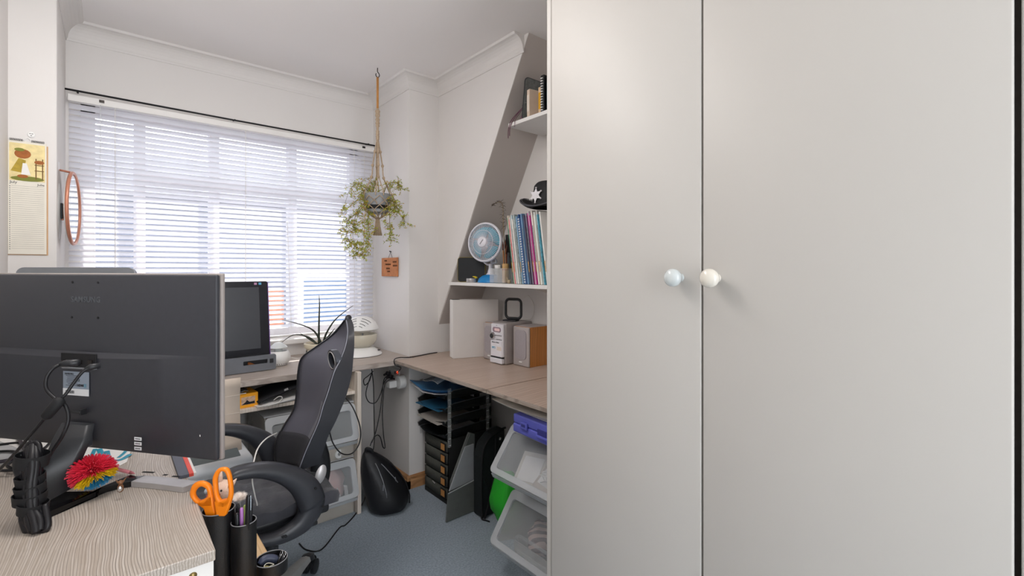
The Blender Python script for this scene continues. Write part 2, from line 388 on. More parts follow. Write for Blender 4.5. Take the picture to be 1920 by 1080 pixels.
# ================================================================== WARDROBE
wd = thing('wardrobe', 'tall off-white built-in wardrobe with two plain doors', 'wardrobe', (0, 0, 0))
XD = .90
part('side_panel', MB().span(XD + .004, 1.5, .897, .915, .0, ZC - .004, .003), WARD, wd)
part('side_panel', MB().span(XD + .022, 1.5, .018, .038, .0, ZC - .004, .002), WARD, wd)
part('plinth', MB().span(XD + .03, 1.5, .04, .895, 0, .06), WARD, wd); part('top_panel', MB().span(XD + .022, 1.5, .04, .895, ZC - .03, ZC - .006), WARD, wd)
for (ya, yb, ky, lab) in ((.473, .893, .518, 'white ceramic knob'), (.044, .469, .441, 'cream ceramic knob')):
    d = part('door', MB().span(XD, XD + .02, ya, yb, .065, ZC - .012, .0025, 3), WARD, wd, smooth='auto')
    k = MB(); M = Euler((0, -PI / 2, 0)).to_matrix()
    k.lathe([(.009, 0), (.0075, .006), (.007, .012), (.010, .016), (.0165, .021), (.0185, .027), (.0178, .033), (.013, .0385), (.006, .0405), (0, .041)], (XD, ky, 1.209), 32, M)
    part('handle', k, mat('ceramic_grey' if ya > .4 else 'ceramic_cream', '#c9cfcf' if ya > .4 else '#dcd6cb', .12, coat=.5), d, lab, smooth=True)

# ================================================================== DESKS
ld = thing('corner_desk', 'wood-grain corner desk under the big monitor, white end panel', 'desk', (0, 0, 0))
part('desk_top', MB().span(XL + .003, .14, .955, 2.326, .722, .74, .0015), DESKW, ld)
part('end_panel', MB().span(XL + .004, .138, .962, .98, .0, .7215), WHITE, ld)
part('screw_cap', MB().lathe([(0, .0025), (.0035, .0025), (.005, .001), (.0062, .0)], (.108, .962, .705), 20, Euler((PI / 2, 0, 0)).to_matrix()), mat('brass', '#8d7a4e', .3, metal=.9), ld, smooth=True)
part('edge_rail', MB().span(.12, .138, .985, 2.32, .64, .7215), WHITE, ld)
part('back_leg', MB().span(XL + .004, XL + .03, 2.2, 2.3, 0, .7215), WHITE, ld)
wdk = thing('window_desk', 'long wood-grain desk top running under the window', 'desk', (0, 0, 0))
part('desk_top', MB().span(XS + .003, XP - .004, 2.33, YW - .004, .712, .74, .002), DESKX, wdk)
part('side_panel', MB().span(.945, .965, 2.3, 2.80, 0, .711, .001), CABW, wdk); part('side_panel', MB().span(.18, .2, 2.34, 2.80, 0, .711, .001), CABW, wdk)
part('shelf', MB().span(.201, .944, 2.33, 2.80, .598, .614, .001), CABW, wdk); part('back_panel', MB().span(.201, .944, 2.80, 2.81, 0.0, .711), WHITE, wdk)
GAP = 1.524
for i, (ya, yb, lb) in enumerate(((GAP + .002, YP - .004, 'sonoma-oak desk beneath the white lower shelf, holding the stereo'), (.93, GAP - .003, 'sonoma-oak desk section nearest the wardrobe, above the clear bins'))):
    t = thing('side_desk', lb, 'desk', (0, 0, 0))
    if i == 0:
        o = MB().prism([(1.166, ya, .724), (XR - .004, ya, .724), (XR - .004, yb, .724), (XP + .002, yb, .724), (XP + .002, 2.326, .724), (1.166, 2.326, .724)], (0, 0, .016))
        part('desk_top', o, DESKR, t); yb = 2.326
    else: part('desk_top', MB().span(1.166, XR - .004, ya, yb, .724, .74, .001), DESKR, t)
    part('edge_band', MB().span(1.1635, 1.1658, ya, yb, .7245, .7395), DESKE, t)
    for (x, y) in ((1.68, ya + .03), (1.68, yb - .03)):
        part('leg', MB().span(x - .012, x + .012, y - .012, y + .012, 0, .7235), BLK2, t)

# ================================================================== SHELVES
sh = thing('wall_shelf', 'white lower wall shelf holding the fan and magazines', 'shelf', (0, 0, 0))
part('board', MB().span(1.45, XR - .002, .93, 2.252, 1.140, 1.157, .0015), WHITE, sh)
part('bracket', MB().prism([(1.52, 1.66, 1.139), (XR - .008, 1.66, 1.139), (XR - .008, 1.66, 1.09), (1.70, 1.66, 1.10)], (0, .006, 0)), WHITE, sh)
part('bracket_track', MB().span(XR - .007, XR - .0005, 1.645, 1.672, .86, 1.138), WHITE, sh)
su = thing('wall_shelf', 'white upper wall shelf holding a few books', 'shelf', (0, 0, 0))
part('board', MB().span(1.49, XR - .002, .93, 1.775, 1.925, 1.943, .0015), WHITE, su)
part('bracket', MB().prism([(1.58, 1.4, 1.924), (XR - .004, 1.4, 1.924), (XR - .004, 1.4, 1.87)], (0, .006, 0)), WHITE, su)

# ================================================================== BIG MONITOR (seen from behind)
MX = Vector((.602, -.798, 0)); MN = Vector((.798, .602, 0)); MO = Vector((-.0235, 1.4885, .74))
MROT = math.atan2(-.798, .602)
def loc_of(P): d = Vector(P) - MO; return Vector((d.dot(MX), d.dot(MN), d.z))
def mb_(x, y, off=0):   # the point of the monitor's back under a direction, in the monitor's own axes
    r = Vector(ray(x, y)); O = MO - MN * off; t = (Vector((O.x, O.y, 0)).dot(MN)) / (r.x * MN.x + r.y * MN.y)
    return loc_of((r.x * t, r.y * t, H + r.z * t))
mon = thing('computer_monitor', 'large black monitor on the near corner desk, turned with its back to the viewer', 'monitor', MO, MROT)
ZB, ZT = .062, .474
part('rear_shell', MB().span(-.352, .338, 0, .0115, ZB, ZT, .004, 3), MONB, mon, smooth='auto')
part('bezel', MB().span(-.356, .341, .012, .022, ZB - .002, ZT + .003, .003, 3), mat('bezel_beige', '#a39a96', .45), mon, 'beige-grey front bezel edge', smooth='auto')
part('screen', MB().span(-.345, .332, .0221, .0228, ZB + .012, ZT - .01), GLOSS, mon)
# lower hump with its lit ledge fading out to the right
zl = mb_(0, 651).z; b = MB(); rows = []
for k in range(25):
    x = -.350 + k / 24 * .665; f = min(1, (1 - k / 24) * 2.0) ** .8
    zr = zl - .002 * math.sin(k / 24 * PI); d = .016 * f
    rows.append([(x, -.0002, zr + .001), (x, -d, zr - .004 - .007 * f), (x, -d * .9, ZB + .03), (x, -.0002, ZB + .004)])
b.grid(rows); part('rear_cover', b, MONB, mon, smooth='auto')
BO = .0165
p = mb_(148, 676, BO)
part('port_recess', MB().box((p.x, -.0165, p.z), (.105, .004, .033), None, .001), BLK2, mon)
part('port_lip', MB().box((p.x + .005, -.0195, p.z - .017), (.098, .006, .003)), GREY, mon)
for q, wq in ((124, .018), (172, .012), (152, .012)):
    pp = mb_(q, 682, BO); part('port', MB().box((pp.x, -.019, pp.z + .004), (wq, .004, .009)), STEEL, mon)
p = mb_(143, 719, BO); LW, LH = .078, .056
st = part('rating_label', MB().box((p.x, -.0170, p.z), (LW, .0006, LH)), mat('label_blue_grey', '#8f9aa8', .45, var=.03), mon, 'blue-grey and white rating sticker')
part('label_strip', MB().box((p.x, -.0175, p.z - LH * .36), (LW, .0005, LH * .28)), mat('label_white', '#e6e8ea', .5), st)
INK = mat('ink_dark', '#33363c', .6); MRK = mat('moulded_mark', '#55585d', .5)
RB = (PI / 2, 0, 0)
for i in range(7): part('text_line', MB().box((p.x - .012 + .002 * (i % 2), -.0175, p.z + .018 - i * .0038), (.036 - .004 * (i % 3), .0004, .0010)), INK, st)
text('CE', .008, (p.x + .008, -.0175, p.z + .008), RB, INK, st); text('HDMI', .0075, (p.x + .014, -.0175, p.z - .004), RB, INK, st, bold=.0003)
text('SAMSUNG', .006, (p.x - .020, -.0175, p.z + .022), RB, INK, st)
part('square_mark', MB().box((p.x + .028, -.0175, p.z - .004), (.007, .0004, .009)), mat('label_teal', '#6f93a5', .5), st)
for i in range(14): part('bar', MB().box((p.x - .030 + i * .0019, -.0179, p.z - LH * .36), (.0011 if i % 3 else .0006, .0003, .007)), INK, st)
p = mb_(161, 562); text('SAMSUNG', .019, (p.x, -.0004, p.z), RB, MRK, mon, 'logo', spacing=1.05, bold=.0004)
for q in ((136, 529), (184, 530), (135, 595), (184, 596)):
    p = mb_(*q); part('screw_hole', MB().cyl((p.x, -.0008, p.z), (p.x, .001, p.z), .0028, seg=12), BLK2, mon)
for i, yy_ in enumerate((822, 831, 840)):
    p = mb_(261, yy_, .012); sk = part('sticker', MB().box((p.x, -.0150, p.z), (.020, .0006, .0075)), mat('label_white', '#e6e8ea', .5), mon)
    part('text_line', MB().box((p.x, -.0154, p.z), (.014, .0003, .0015)), INK, sk)
p = mb_(375, 817, .004); part('scratch', MB().box((p.x, -.004, p.z), (.002, .0006, .004)), WHITE, mon)
p = mb_(137, 773, .03); part('cable_hook', MB().box((p.x, -.028, p.z), (.04, .004, .005), None, .001).box((p.x + .018, -.022, p.z), (.006, .012, .012)), BLK, mon)
p = mb_(147, 815, .02)
part('neck_mount', MB().frame([(p.x + a, -.016, p.z + c) for a, c in rrect(.074, .052, .006)], [(p.x + a, -.016, p.z + c) for a, c in rrect(.060, .040, .004)], (0, -.008, 0)), MONB, mon)
part('mount_plate', MB().box((p.x, -.018, p.z), (.058, .004, .038)), BLK, mon)
# neck: a broad curved blade sweeping down towards the base corner
Lp = [(116, 793, 1.03), (98, 825, 1.0), (82, 865, .975), (76, 905, .955), (76, 946, .94)]
Rp = [(166, 797, 1.03), (160, 826, 1.01), (146, 858, 1.0), (134, 890, .995), (128, 918, .99)]
L3 = smoothpath([loc_of(onT(*q)) for q in Lp], 4); R3 = smoothpath([loc_of(onT(*q)) for q in Rp], 4)
rows = []
for a, c in zip(L3, R3): rows.append([a, a.lerp(c, .06) + Vector((0, -.004, 0)), a.lerp(c, .94) + Vector((0, -.004, 0)), c, c + Vector((0, .012, 0)), a + Vector((0, .012, 0))])
b = MB(); RR = [b.ring(r) for r in rows]
for u, v in zip(RR, RR[1:]): b.bridge(u, v)
b.cap(RR[0]); b.cap(RR[-1][::-1]); part('neck', b, BLK, mon, smooth='auto')
def zt(x, y, z=.0): return loc_of(Vector(onZ(x, y, .75)) + Vector((0, 0, z)))
rear = [zt(41, 948), zt(90, 963), zt(145, 938), zt(200, 915), zt(225, 908), zt(246, 905)]
frontb = [Vector((q.x - .01, q.y + .06, q.z)) for q in rear]; frontb[4] = Vector((rear[4].x, rear[4].y + .036, rear[4].z)); frontb[5] = Vector((rear[5].x, rear[5].y + .032, rear[5].z)); frontb[0] = rear[0] + Vector((-.02, .05, 0)); frontb[1] = rear[1] + Vector((-.0, .09, 0))
b = MB()
def slab(b, A_, B_, z0, z1):
    rr = [b.ring([(p.x, p.y, z0), (q.x, q.y, z0), (q.x, q.y, z1), (p.x, p.y, z1)]) for p, q in zip(A_, B_)]
    for u, v in zip(rr, rr[1:]): b.bridge(u, v)
    b.cap(rr[0]); b.cap(rr[-1])
slab(b, rear, frontb, .0008, .0125); part('base', b, GLOSS, mon)
rr_ = [zt(246, 905), zt(290, 909), zt(344, 916), zt(366, 908)]; ff = [Vector((q.x - .003, q.y + .032, q.z)) for q in rr_]; ff[3] = rr_[3] + Vector((.01, .02, 0))
b = MB(); slab(b, rr_, ff, .0008, .0125); part('base_tip', b, SILV, mon, 'silver-grey end of the base')
for q, wq in (((275, 889), .030), ((307, 894), .010), ((327, 897), .018)):
    p = zt(*q); part('slot', MB().box((p.x, p.y + .004, .0128), (wq, .006, .0006), (0, 0, .10)), BLK2, mon)
# leads of the monitor
def lead(name, pts, r, m, label, cat, seg=8, group=None):
    return tag(obj(name, MB().tube(smoothpath(pts, 6), r, seg), m, smooth=True), label, cat, group)
cb = thing('power_cable', 'black cable curling from the left port of the big monitor', 'cable', (0, 0, 0))
part('lead', MB().tube(smoothpath([onT(x, y, t) for x, y, t in ((118, 682, .985), (100, 690, .97), (87, 708, .96), (87, 730, .955), (104, 748, .955), (122, 760, .955), (128, 785, .955), (118, 815, .95), (98, 845, .95), (84, 868, .95))], 6), .0036, 8), CABLE, cb, smooth=True)
part('plug', MB().tube([onT(112, 684, .98), onT(124, 681, .985), onT(148, 680, .99)], [.005, .0075, .0075], 10), BLK, cb, smooth=True)
cb = thing('adapter_cable', 'black cable with a thick ferrite core hanging below the monitor ports', 'cable', (0, 0, 0))
part('lead', MB().tube(smoothpath([onT(x, y, t) for x, y, t in ((172, 688, .98), (155, 697, .97), (138, 718, .96), (124, 738, .95), (112, 750, .945), (97, 768, .94), (82, 786, .94), (60, 812, .94), (28, 850, .95), (-8, 888, .97))], 6), .0030, 8), CABLE, cb, smooth=True)
part('plug', MB().tube([onT(160, 693, .975), onT(170, 688, .98), onT(188, 685, .99)], [.0042, .0065, .006], 10), BLK, cb, smooth=True)
part('ferrite_core', MB().tube([onT(116, 746, .945), onT(112, 751, .943), onT(87, 780, .94), onT(83, 786, .94)], [.004, .0105, .0095, .004], 12), BLK2, cb, smooth=True)

# bundle of black cable tied with straps, standing in front of the base
bd = thing('cable_bundle', 'thick bundle of coiled black cable tied with straps, standing on the near desk', 'cable', onT(70, 992, .872))
def bt(x, y, t=None): t = t if t is not None else .872 + (1000 - y) / 165 * .05; return onT(x, y, t) - bd.location
for i, (dx, dt) in enumerate(((-15, .0), (-8, -.012), (0, -.014), (8, -.008), (14, .006), (0, .012))):
    pts = [bt(62 + dx * .55, 834 + abs(dx) * .5)] + [bt(cx + dx * sc, y) + Vector((0, dt, 0)) for cx, y, sc in ((62, 852, .8), (62, 875, .75), (58, 905, .8), (58, 930, .95), (60, 952, .7), (66, 972, 1.25))] + [bt(70 + dx * .8, 993 - abs(dx) * .3) + Vector((0, dt, 0))]
    part('cable_strand', MB().tube(smoothpath(pts, 5), .0066, 8), CABLE, bd, smooth=True)
for x0, x1, ya_, yb_ in ((48, 80, 985, 968), (56, 90, 992, 960), (44, 62, 975, 955)):
    part('end_loop', MB().tube(smoothpath([bt(x0, 955), bt(x0 - 2, ya_), bt((x0 + x1) / 2, 998), bt(x1, ya_ - 6), bt(x1 - 6, yb_ - 14)], 6), .0056, 8), CABLE, bd, smooth=True)
for x0, x1 in ((52, 66), (60, 74)):
    part('top_loop', MB().tube(smoothpath([bt(x0, 862), bt(x0 - 1, 838), bt((x0 + x1) / 2, 829), bt(x1, 838), bt(x1 - 2, 860)], 6), .0045, 8), CABLE, bd, smooth=True)
for cx, cy, rx, hh in ((60, 862, .025, .012), (57, 898, .0215, .008), (57, 916, .022, .009), (56, 933, .024, .009), (62, 951, .022, .009)):
    c = bt(cx, cy); part('strap', MB().lathe([(rx - .001, -hh), (rx, -hh), (rx + .001, hh), (rx - .0005, hh)], c, 20, Euler((.15, .12 * math.sin(cy), 0)).to_matrix(), sy=.8), BLK2, bd, smooth='auto')
part('strap', MB().tube(smoothpath([bt(42, 852), bt(34, 868), bt(38, 888), bt(50, 896)], 6), .004, 8, flat=2), CABLE, bd, smooth=True)
# loose loops left on the desk
PURP = mat('dark_purple_cable', '#2c2431', .4)
for i, (pts, r, m) in enumerate((([(-15, 836), (30, 831), (62, 833)], .004, CABLE), ([(-15, 848), (20, 846), (50, 852), (80, 842), (92, 832)], .0035, CABLE), ([(-15, 868), (20, 862), (48, 852), (42, 835), (34, 820)], .0045, PURP), ([(-10, 882), (20, 882), (50, 878), (58, 868), (30, 864), (14, 872), (22, 878), (40, 876)], .0035, CABLE))):
    lead('loose_cable', [onZ(x, y, .746 + .003 * i) for x, y in pts], r, m, ('black cable lying straight at the back left of the near desk', 'black cable weaving behind the tied bundle on the near desk', 'dark purple cable bending up behind the tied bundle', 'black cable looped on the desk left of the tied bundle')[i], 'cable')
pp = thing('notepad', 'flat pale grey pad on the far left of the near desk under loose cables', 'notepad', (0, 0, .7405))
q = [onZ(x, y, .741) for x, y in ((-20, 826), (112, 826), (70, 860), (-30, 876))]
part('cover', MB().prism([(v.x, v.y, .0) for v in q], (0, 0, .0035)), mat('pad_grey', '#b9b9bb', .5), pp); part('page_block', MB().prism([(v.x * .97, v.y, .0036) for v in q[:3]], (0, 0, .001)), WHITE, pp)

# koosh ball
kc = onT(173, 886, 1.015); kb = thing('rubber_strand_ball', 'spiky red, yellow and blue rubber strand ball beside the monitor base', 'toy', (kc.x, kc.y, .755))
kz = .0385
cols = (('red_strands', '#e23048'), ('yellow_strands', '#e8c01c'), ('blue_strands', '#2a7fa8')); bs = [MB(), MB(), MB()]
rt = Vector((cT, -sT, 0)); fw = Vector((sT, cT, 0))
for i in range(1500):
    z = 1 - 2 * (i + .5) / 1500; a = i * 2.399963; rr0 = math.sqrt(1 - z * z); d = Vector((rr0 * math.cos(a), rr0 * math.sin(a), z))
    d = (d + Vector([random.uniform(-.12, .12) for _ in range(3)])).normalized()
    sx_ = d.dot(rt) * .55 - d.z * .85 + .12 * d.dot(-fw)
    k = 0 if sx_ < .42 else (1 if sx_ < .80 else 2)
    ln = .040 + random.uniform(-.003, .003); tip = Vector((d.x * ln * 1.05, d.y * ln * 1.05, d.z * ln * .86 - .002))
    side = d.orthogonal().normalized() * .0011; s2 = d.cross(side).normalized() * .0011; b0 = d * .012
    vs = [bs[k]._v(b0 + side + Vector((0, 0, kz))), bs[k]._v(b0 - side * .5 + s2 + Vector((0, 0, kz))), bs[k]._v(b0 - side * .5 - s2 + Vector((0, 0, kz)))]
    ts = [bs[k]._v(tip + side * .6 + Vector((0, 0, kz))), bs[k]._v(tip - side * .3 + s2 * .6 + Vector((0, 0, kz))), bs[k]._v(tip - side * .3 - s2 * .6 + Vector((0, 0, kz)))]
    bs[k].bridge(vs, ts); bs[k].cap(ts)
for k, (nm, c) in enumerate(cols):
    o = part(nm, bs[k], mat(nm, c, .4, var=.12, scale=40), kb); o['kind'] = 'stuff'
part('core', MB().sphere((0, 0, kz), .016, 12), mat('red_strands', '#e23048'), kb, smooth=True)

# things around the base
q = [onZ(x, y, .741) for x, y in ((127, 912), (158, 838), (246, 842), (238, 866), (205, 884))]
pa = thing('printed_sheet', 'white sheet with teal lettering showing beneath the monitor', 'paper', (q[0].x, q[0].y, .7405))
part('page', MB().prism([(v.x - q[0].x, v.y - q[0].y, 0) for v in q], (0, 0, .0009)), WHITE, pa)
TEAL = mat('teal_print', '#1f93ad', .4)
def on_pa(pts): return [Vector((*(onZ(x, y, .742).xy), .742)) - pa.location + Vector((0, 0, .0005)) for x, y in pts]
part('print', MB().tube(on_pa([(178, 842), (166, 868)]), .0045, 6, flat=.1), TEAL, pa)
part('print', MB().tube(on_pa([(186, 842), (196, 864)]), .006, 6, flat=.1), TEAL, pa)
part('print', MB().tube(smoothpath(on_pa([(200, 846), (206, 862), (226, 862), (244, 852)]), 5), .006, 6, flat=.1), TEAL, pa)
part('print', MB().tube(smoothpath(on_pa([(222, 858), (234, 848), (238, 840)]), 5), .004, 6, flat=.1), TEAL, pa)
bk = thing('notebook', 'thin slate notebook with coral edge along the desk rim under the monitor', 'notebook', (.122, 1.33, .7405))
part('cover', MB().span(0, .020, 0, .50, 0, .007), mat('slate_cover', '#5c5f6c', .5), bk); part('spine_band', MB().span(.0203, .029, 0, .50, 0, .0072), mat('coral', '#ee5a4c', .5), bk); part('page_edge', MB().span(.0293, .034, 0, .50, 0, .0068), WHITE, bk)
c = onT(226, 890, 1.0); ch = thing('figurine', 'tiny brown and silver charm figure standing behind the strand ball', 'ornament', (c.x, c.y, .7535))
part('body', MB().sphere((0, 0, .009), .006, 10, (1, .8, 1.5)).sphere((0, 0, .021), .005, 10), mat('charm_brown', '#7a5337', .4), ch, smooth=True); part('ear', MB().cyl((.004, 0, .022), (.010, 0, .030), .002, .0005, 8).cyl((-.004, 0, .022), (-.008, 0, .029), .002, .0005, 8), mat('charm_brown', '#7a5337'), ch)
part('belly', MB().sphere((-.001, -.004, .009), .0045, 10, (1, .6, 1.3)), CHROME, ch, smooth=True)
pn = thing('pen', 'thin pink pen lying behind the strand ball', 'pen', (0, 0, 0)); a_, b_ = onZ(213, 878, .757), onZ(253, 888, .757)
part('barrel', MB().cyl(a_, a_.lerp(b_, .8), .004, seg=10), mat('pink_pen', '#d9848c', .3), pn, smooth=True); part('tip', MB().cyl(a_.lerp(b_, .8), b_, .004, .0006, 10), mat('pink_pen', '#d9848c', .3), pn, smooth=True)

# second monitor behind the big one
m2 = thing('computer_monitor', 'second black monitor hidden behind the big one, only its top edge showing', 'monitor', (-.075, 2.09, .7405), math.radians(-14))
part('rear_shell', MB().prism([(a, .0, .29 + c) for a, c in rrect(.29, .40, .02)], (0, .03, 0)), BLK, m2)
part('bezel', MB().prism([(a, -.012, .29 + c) for a, c in rrect(.295, .405, .02)], (0, .0115, 0)), GREY, m2)
part('neck', MB().span(-.03, .03, .03, .06, .012, .30), BLK, m2); part('base', MB().span(-.11, .11, -.05, .12, 0, .012, .004), BLK, m2)

# ================================================================== CALENDAR, MIRROR
cal = thing('wall_calendar', 'long narrow July wall calendar with a yellow picture on the left pillar', 'calendar', (-.223, 2.4185, 1.281))
CW, CH = .097, .405
CREAM = mat('calendar_paper', '#e9e3d6', .7, var=.03)
part('page', MB().span(-CW / 2, CW / 2, -.004, 0, 0, CH - .002), CREAM, cal)
part('back_pages', MB().span(-CW / 2 - .002, CW / 2 + .004, .0002, .0012, -.003, CH - .01), mat('calendar_tan', '#cfa77e', .7), cal, 'tan back board edge')
pic = part('picture', MB().span(-CW / 2 + .003, CW / 2 - .004, -.0046, -.0041, .262, .395), mat('picture_yellow', '#ecd9a0', .7, var=.1, scale=60), cal, 'yellow printed picture')
def blob(cx, cz, rx, rz, m, k=14, dy=0): part('printed_shape', MB().prism([(cx + rx * math.cos(2 * PI * i / k), -.0047 - dy, cz + rz * math.sin(2 * PI * i / k)) for i in range(k)], (0, -.0003, 0)), m, pic)
OCH = mat('print_ochre', '#b59a38', .7, var=.15, scale=90); BRN = mat('print_brown', '#a8622e', .7, var=.15, scale=90); GRN = mat('print_green', '#7e8136', .7, var=.1); DBR = mat('print_dark_brown', '#7b5a30', .7)
blob(.0, .270, .043, .009, GRN); blob(-.012, .358, .021, .017, BRN, dy=.0002); blob(-.020, .372, .013, .006, GRN, dy=.0005)
part('printed_shape', MB().prism([(-.042, -.0049, .295), (-.01, -.0049, .29), (-.004, -.0049, .335), (-.022, -.0049, .342)], (0, -.0003, 0)), OCH, pic)
part('printed_shape', MB().prism([(-.016, -.0052, .284), (.008, -.0052, .284), (-.002, -.0052, .325), (-.012, -.0052, .325)], (0, -.0003, 0)), WHITE, pic)
blob(-.012, .278, .014, .006, BRN, dy=.0005)
for x in (.020, .037): part('printed_shape', MB().span(x, x + .003, -.0052, -.0047, .27, .345), DBR, pic)
for z in (.30, .32): part('printed_shape', MB().span(.018, .042, -.0055, -.0052, z, z + .0025), DBR, pic)
blob(.030, .332, .013, .007, BRN, dy=.0006)
text('July', .013, (-.035, -.0043, .255), RB, INK, cal); text('Julie', .011, (.034, -.0043, .251), RB, INK, cal)
b = MB(); b2 = MB()
for i in range(31): b.span(-.040, .042, -.0044, -.0041, .2425 - i * .0074, .2431 - i * .0074); b2.span(-.0455, -.0425, -.0044, -.0041, .2388 - i * .0074, .2420 - i * .0074)
part('ruled_lines', b, mat('rule_grey', '#8d8a84', .7), cal); part('day_numbers', b2, mat('rule_grey', '#8d8a84'), cal)
b = MB()
for i in list(range(8)) + list(range(13, 21)):
    x = -.043 + i * .0042; b.tube([(x + .0012 * math.cos(a), -.003 + .0035 * math.cos(a), CH + .001 + .0045 * math.sin(a)) for a in [2 * PI * k / 8 for k in range(8)]], .0006, 5, closed=True)
part('wire_binding', b, STEEL, cal)
part('hanger', MB().tube(smoothpath([(-.008, -.001, CH), (-.007, -.001, CH + .006), (0, -.001, CH + .012), (.007, -.001, CH + .006), (.008, -.001, CH)], 4), .0012, 6), WPL, cal, smooth=True)
hk = thing('wall_hook', 'small round white hook holding the calendar', 'hook', (-.214, 2.4195, 1.712))
part('plate', MB().lathe([(0, .003), (.009, .003), (.011, 0)], (0, 0, 0), 20, Euler((PI / 2, 0, 0)).to_matrix()), WPL, hk, smooth='auto')
for x, z in ((-.003, .003), (.003, .003), (0, -.004)): part('screw', MB().span(x - .002, x + .002, -.0038, -.0031, z - .0008, z + .0008), BLK2, hk)
# hoop mirror on the side of the pillar
hm = thing('round_mirror', 'round tilting mirror with coppery pink rim on the window reveal', 'mirror', (-.108, 2.55, 1.467), math.radians(-5.5))
PINK = mat('copper_pink', '#c9886f', .3, metal=.3)
b = MB(); b.tube([(0, .135 * math.cos(a), .140 * math.sin(a)) for a in [2 * PI * k / 40 for k in range(40)]], .006, 10, closed=True); part('rim', b, PINK, hm, 'coppery pink rim', smooth=True)
M = Euler((0, PI / 2, 0)).to_matrix(); part('glass', MB().lathe([(0, .001), (.130, .001), (.130, -.003), (0, -.003)], (0, 0, 0), 40, M), mat('mirror_glass', '#e8ece8', .05, metal=.9), hm)
part('backing', MB().lathe([(0, -.012), (.128, -.010), (.133, -.0035), (0, -.0035)], (0, 0, 0), 40, M), WPL, hm, smooth='auto')
part('arm', MB().tube(smoothpath([(-.005, -.02, .140), (-.02, -.04, .140), (-.034, -.06, .141), (-.035, -.07, .150), (-.036, -.07, .165)], 4), .004, 8), PINK, hm, smooth=True)
part('wall_plate', MB().span(-.038, -.031, -.085, -.055, .135, .17, .003), WPL, hm)
dc = thing('wall_dial', 'round white wall disc with a black and copper slider behind the mirror', 'dial', (XS, 2.515, 1.45))
part('disc', MB().lathe([(0, .006), (.05, .005), (.078, .001), (.08, 0)], (0, 0, 0), 32, M, sx=1.35), WPL, dc, smooth='auto'); part('slider', MB().span(.006, .012, -.03, -.02, -.03, .03, .002), BLK, dc); part('slider_cap', MB().span(.006, .014, -.02, -.012, -.035, .03, .002), PINK, dc)

# ================================================================== WINDOW DESK THINGS
DZ = .7405
aio = thing('all_in_one_computer', 'slim dark all-in-one computer standing at the window, screen blank', 'computer', (.40, 2.56, DZ), math.radians(2))
tilt = Euler((math.radians(-7), 0, 0))
DKG = mat('dark_bezel', '#2b2c31', .3); SCR = mat('blank_screen', '#45474c', .25, var=.02)
def tl(x, y, z): v = Vector((x, y, z)); v.rotate(tilt); return v + Vector((0, 0, .055))
b = MB(); b.box(tl(0, 0, .19), (.41, .026, .37), tilt.to_matrix().to_4x4(), .006); part('housing', b, DKG, aio, smooth='auto')
part('screen', MB().box(tl(-.008, -.0138, .195), (.345, .001, .30), tilt.to_matrix().to_4x4()), SCR, aio)
part('edge_trim', MB().box(tl(.207, 0, .19), (.003, .022, .36), tilt.to_matrix().to_4x4(), .001), mat('violet_trim', '#7d5aa0', .3), aio, 'violet side trim')
t0 = tl(-.045, -.0142, .02); text('SONY', .015, (t0.x + .035, t0.y, t0.z), (PI / 2 - math.radians(7), 0, 0), WPL, aio, 'logo', bold=.0004)
for x, c in ((.150, '#c08fb0'), (.170, '#5fa8d0')):
    t0 = tl(x, -.0138, .362); part('sticker', MB().box(t0, (.012, .0008, .011), tilt.to_matrix().to_4x4()), mat('sticker_' + c[1:], c, .4), aio)
part('stand', MB().span(-.20, .20, -.012, .0, .0, .075), BLK, aio)
# grey foot bar with an open slot
fo = [(a, -.075, .040 + c) for a, c in rrect(.43, .072, .008, 4, .0)]; fi = [(a, -.075, .046 + c) for a, c in rrect(.105, .020, .004, 4, .125)]
b = MB(); b.frame(fo, fi, (0, .012, 0)); ft = part('foot_bar', b, mat('foot_grey', '#6d7076', .3), aio)
part('button', MB().span(.186, .203, -.078, -.0752, .036, .056, .003), BLK, aio)
part('foot_tray', MB().span(-.20, .20, -.062, -.013, 0, .006), CHROME, aio)
part('clutter', MB().box((.12, -.045, .03), (.05, .012, .012), (0, .5, .3), .002), mat('print_brown', '#a8622e'), aio)

df = thing('aroma_diffuser', 'small round white aroma diffuser with domed cap beside the dark computer', 'diffuser', (.655, 2.60, DZ))
part('bowl', MB().lathe([(0, 0), (.036, 0), (.042, .004), (.055, .028), (.057, .045), (.050, .066), (.044, .073), (.040, .073), (.040, .066), (0, .066)], seg=36), WPL, df, smooth='auto')
part('cap', MB().lathe([(0, .118), (.018, .113), (.036, .098), (.042, .090), (.040, .087), (.020, .084), (.020, .068), (0, .068)], seg=36), mat('milky_cap', '#d9dddc', .3), df, smooth='auto')
b = MB()
for i in range(9): a = math.radians(-150 + i * 13); b.box((.0455 * math.cos(a), .0455 * math.sin(a), .011), (.002, .002, .006))
part('vents', b, BLK2, df)

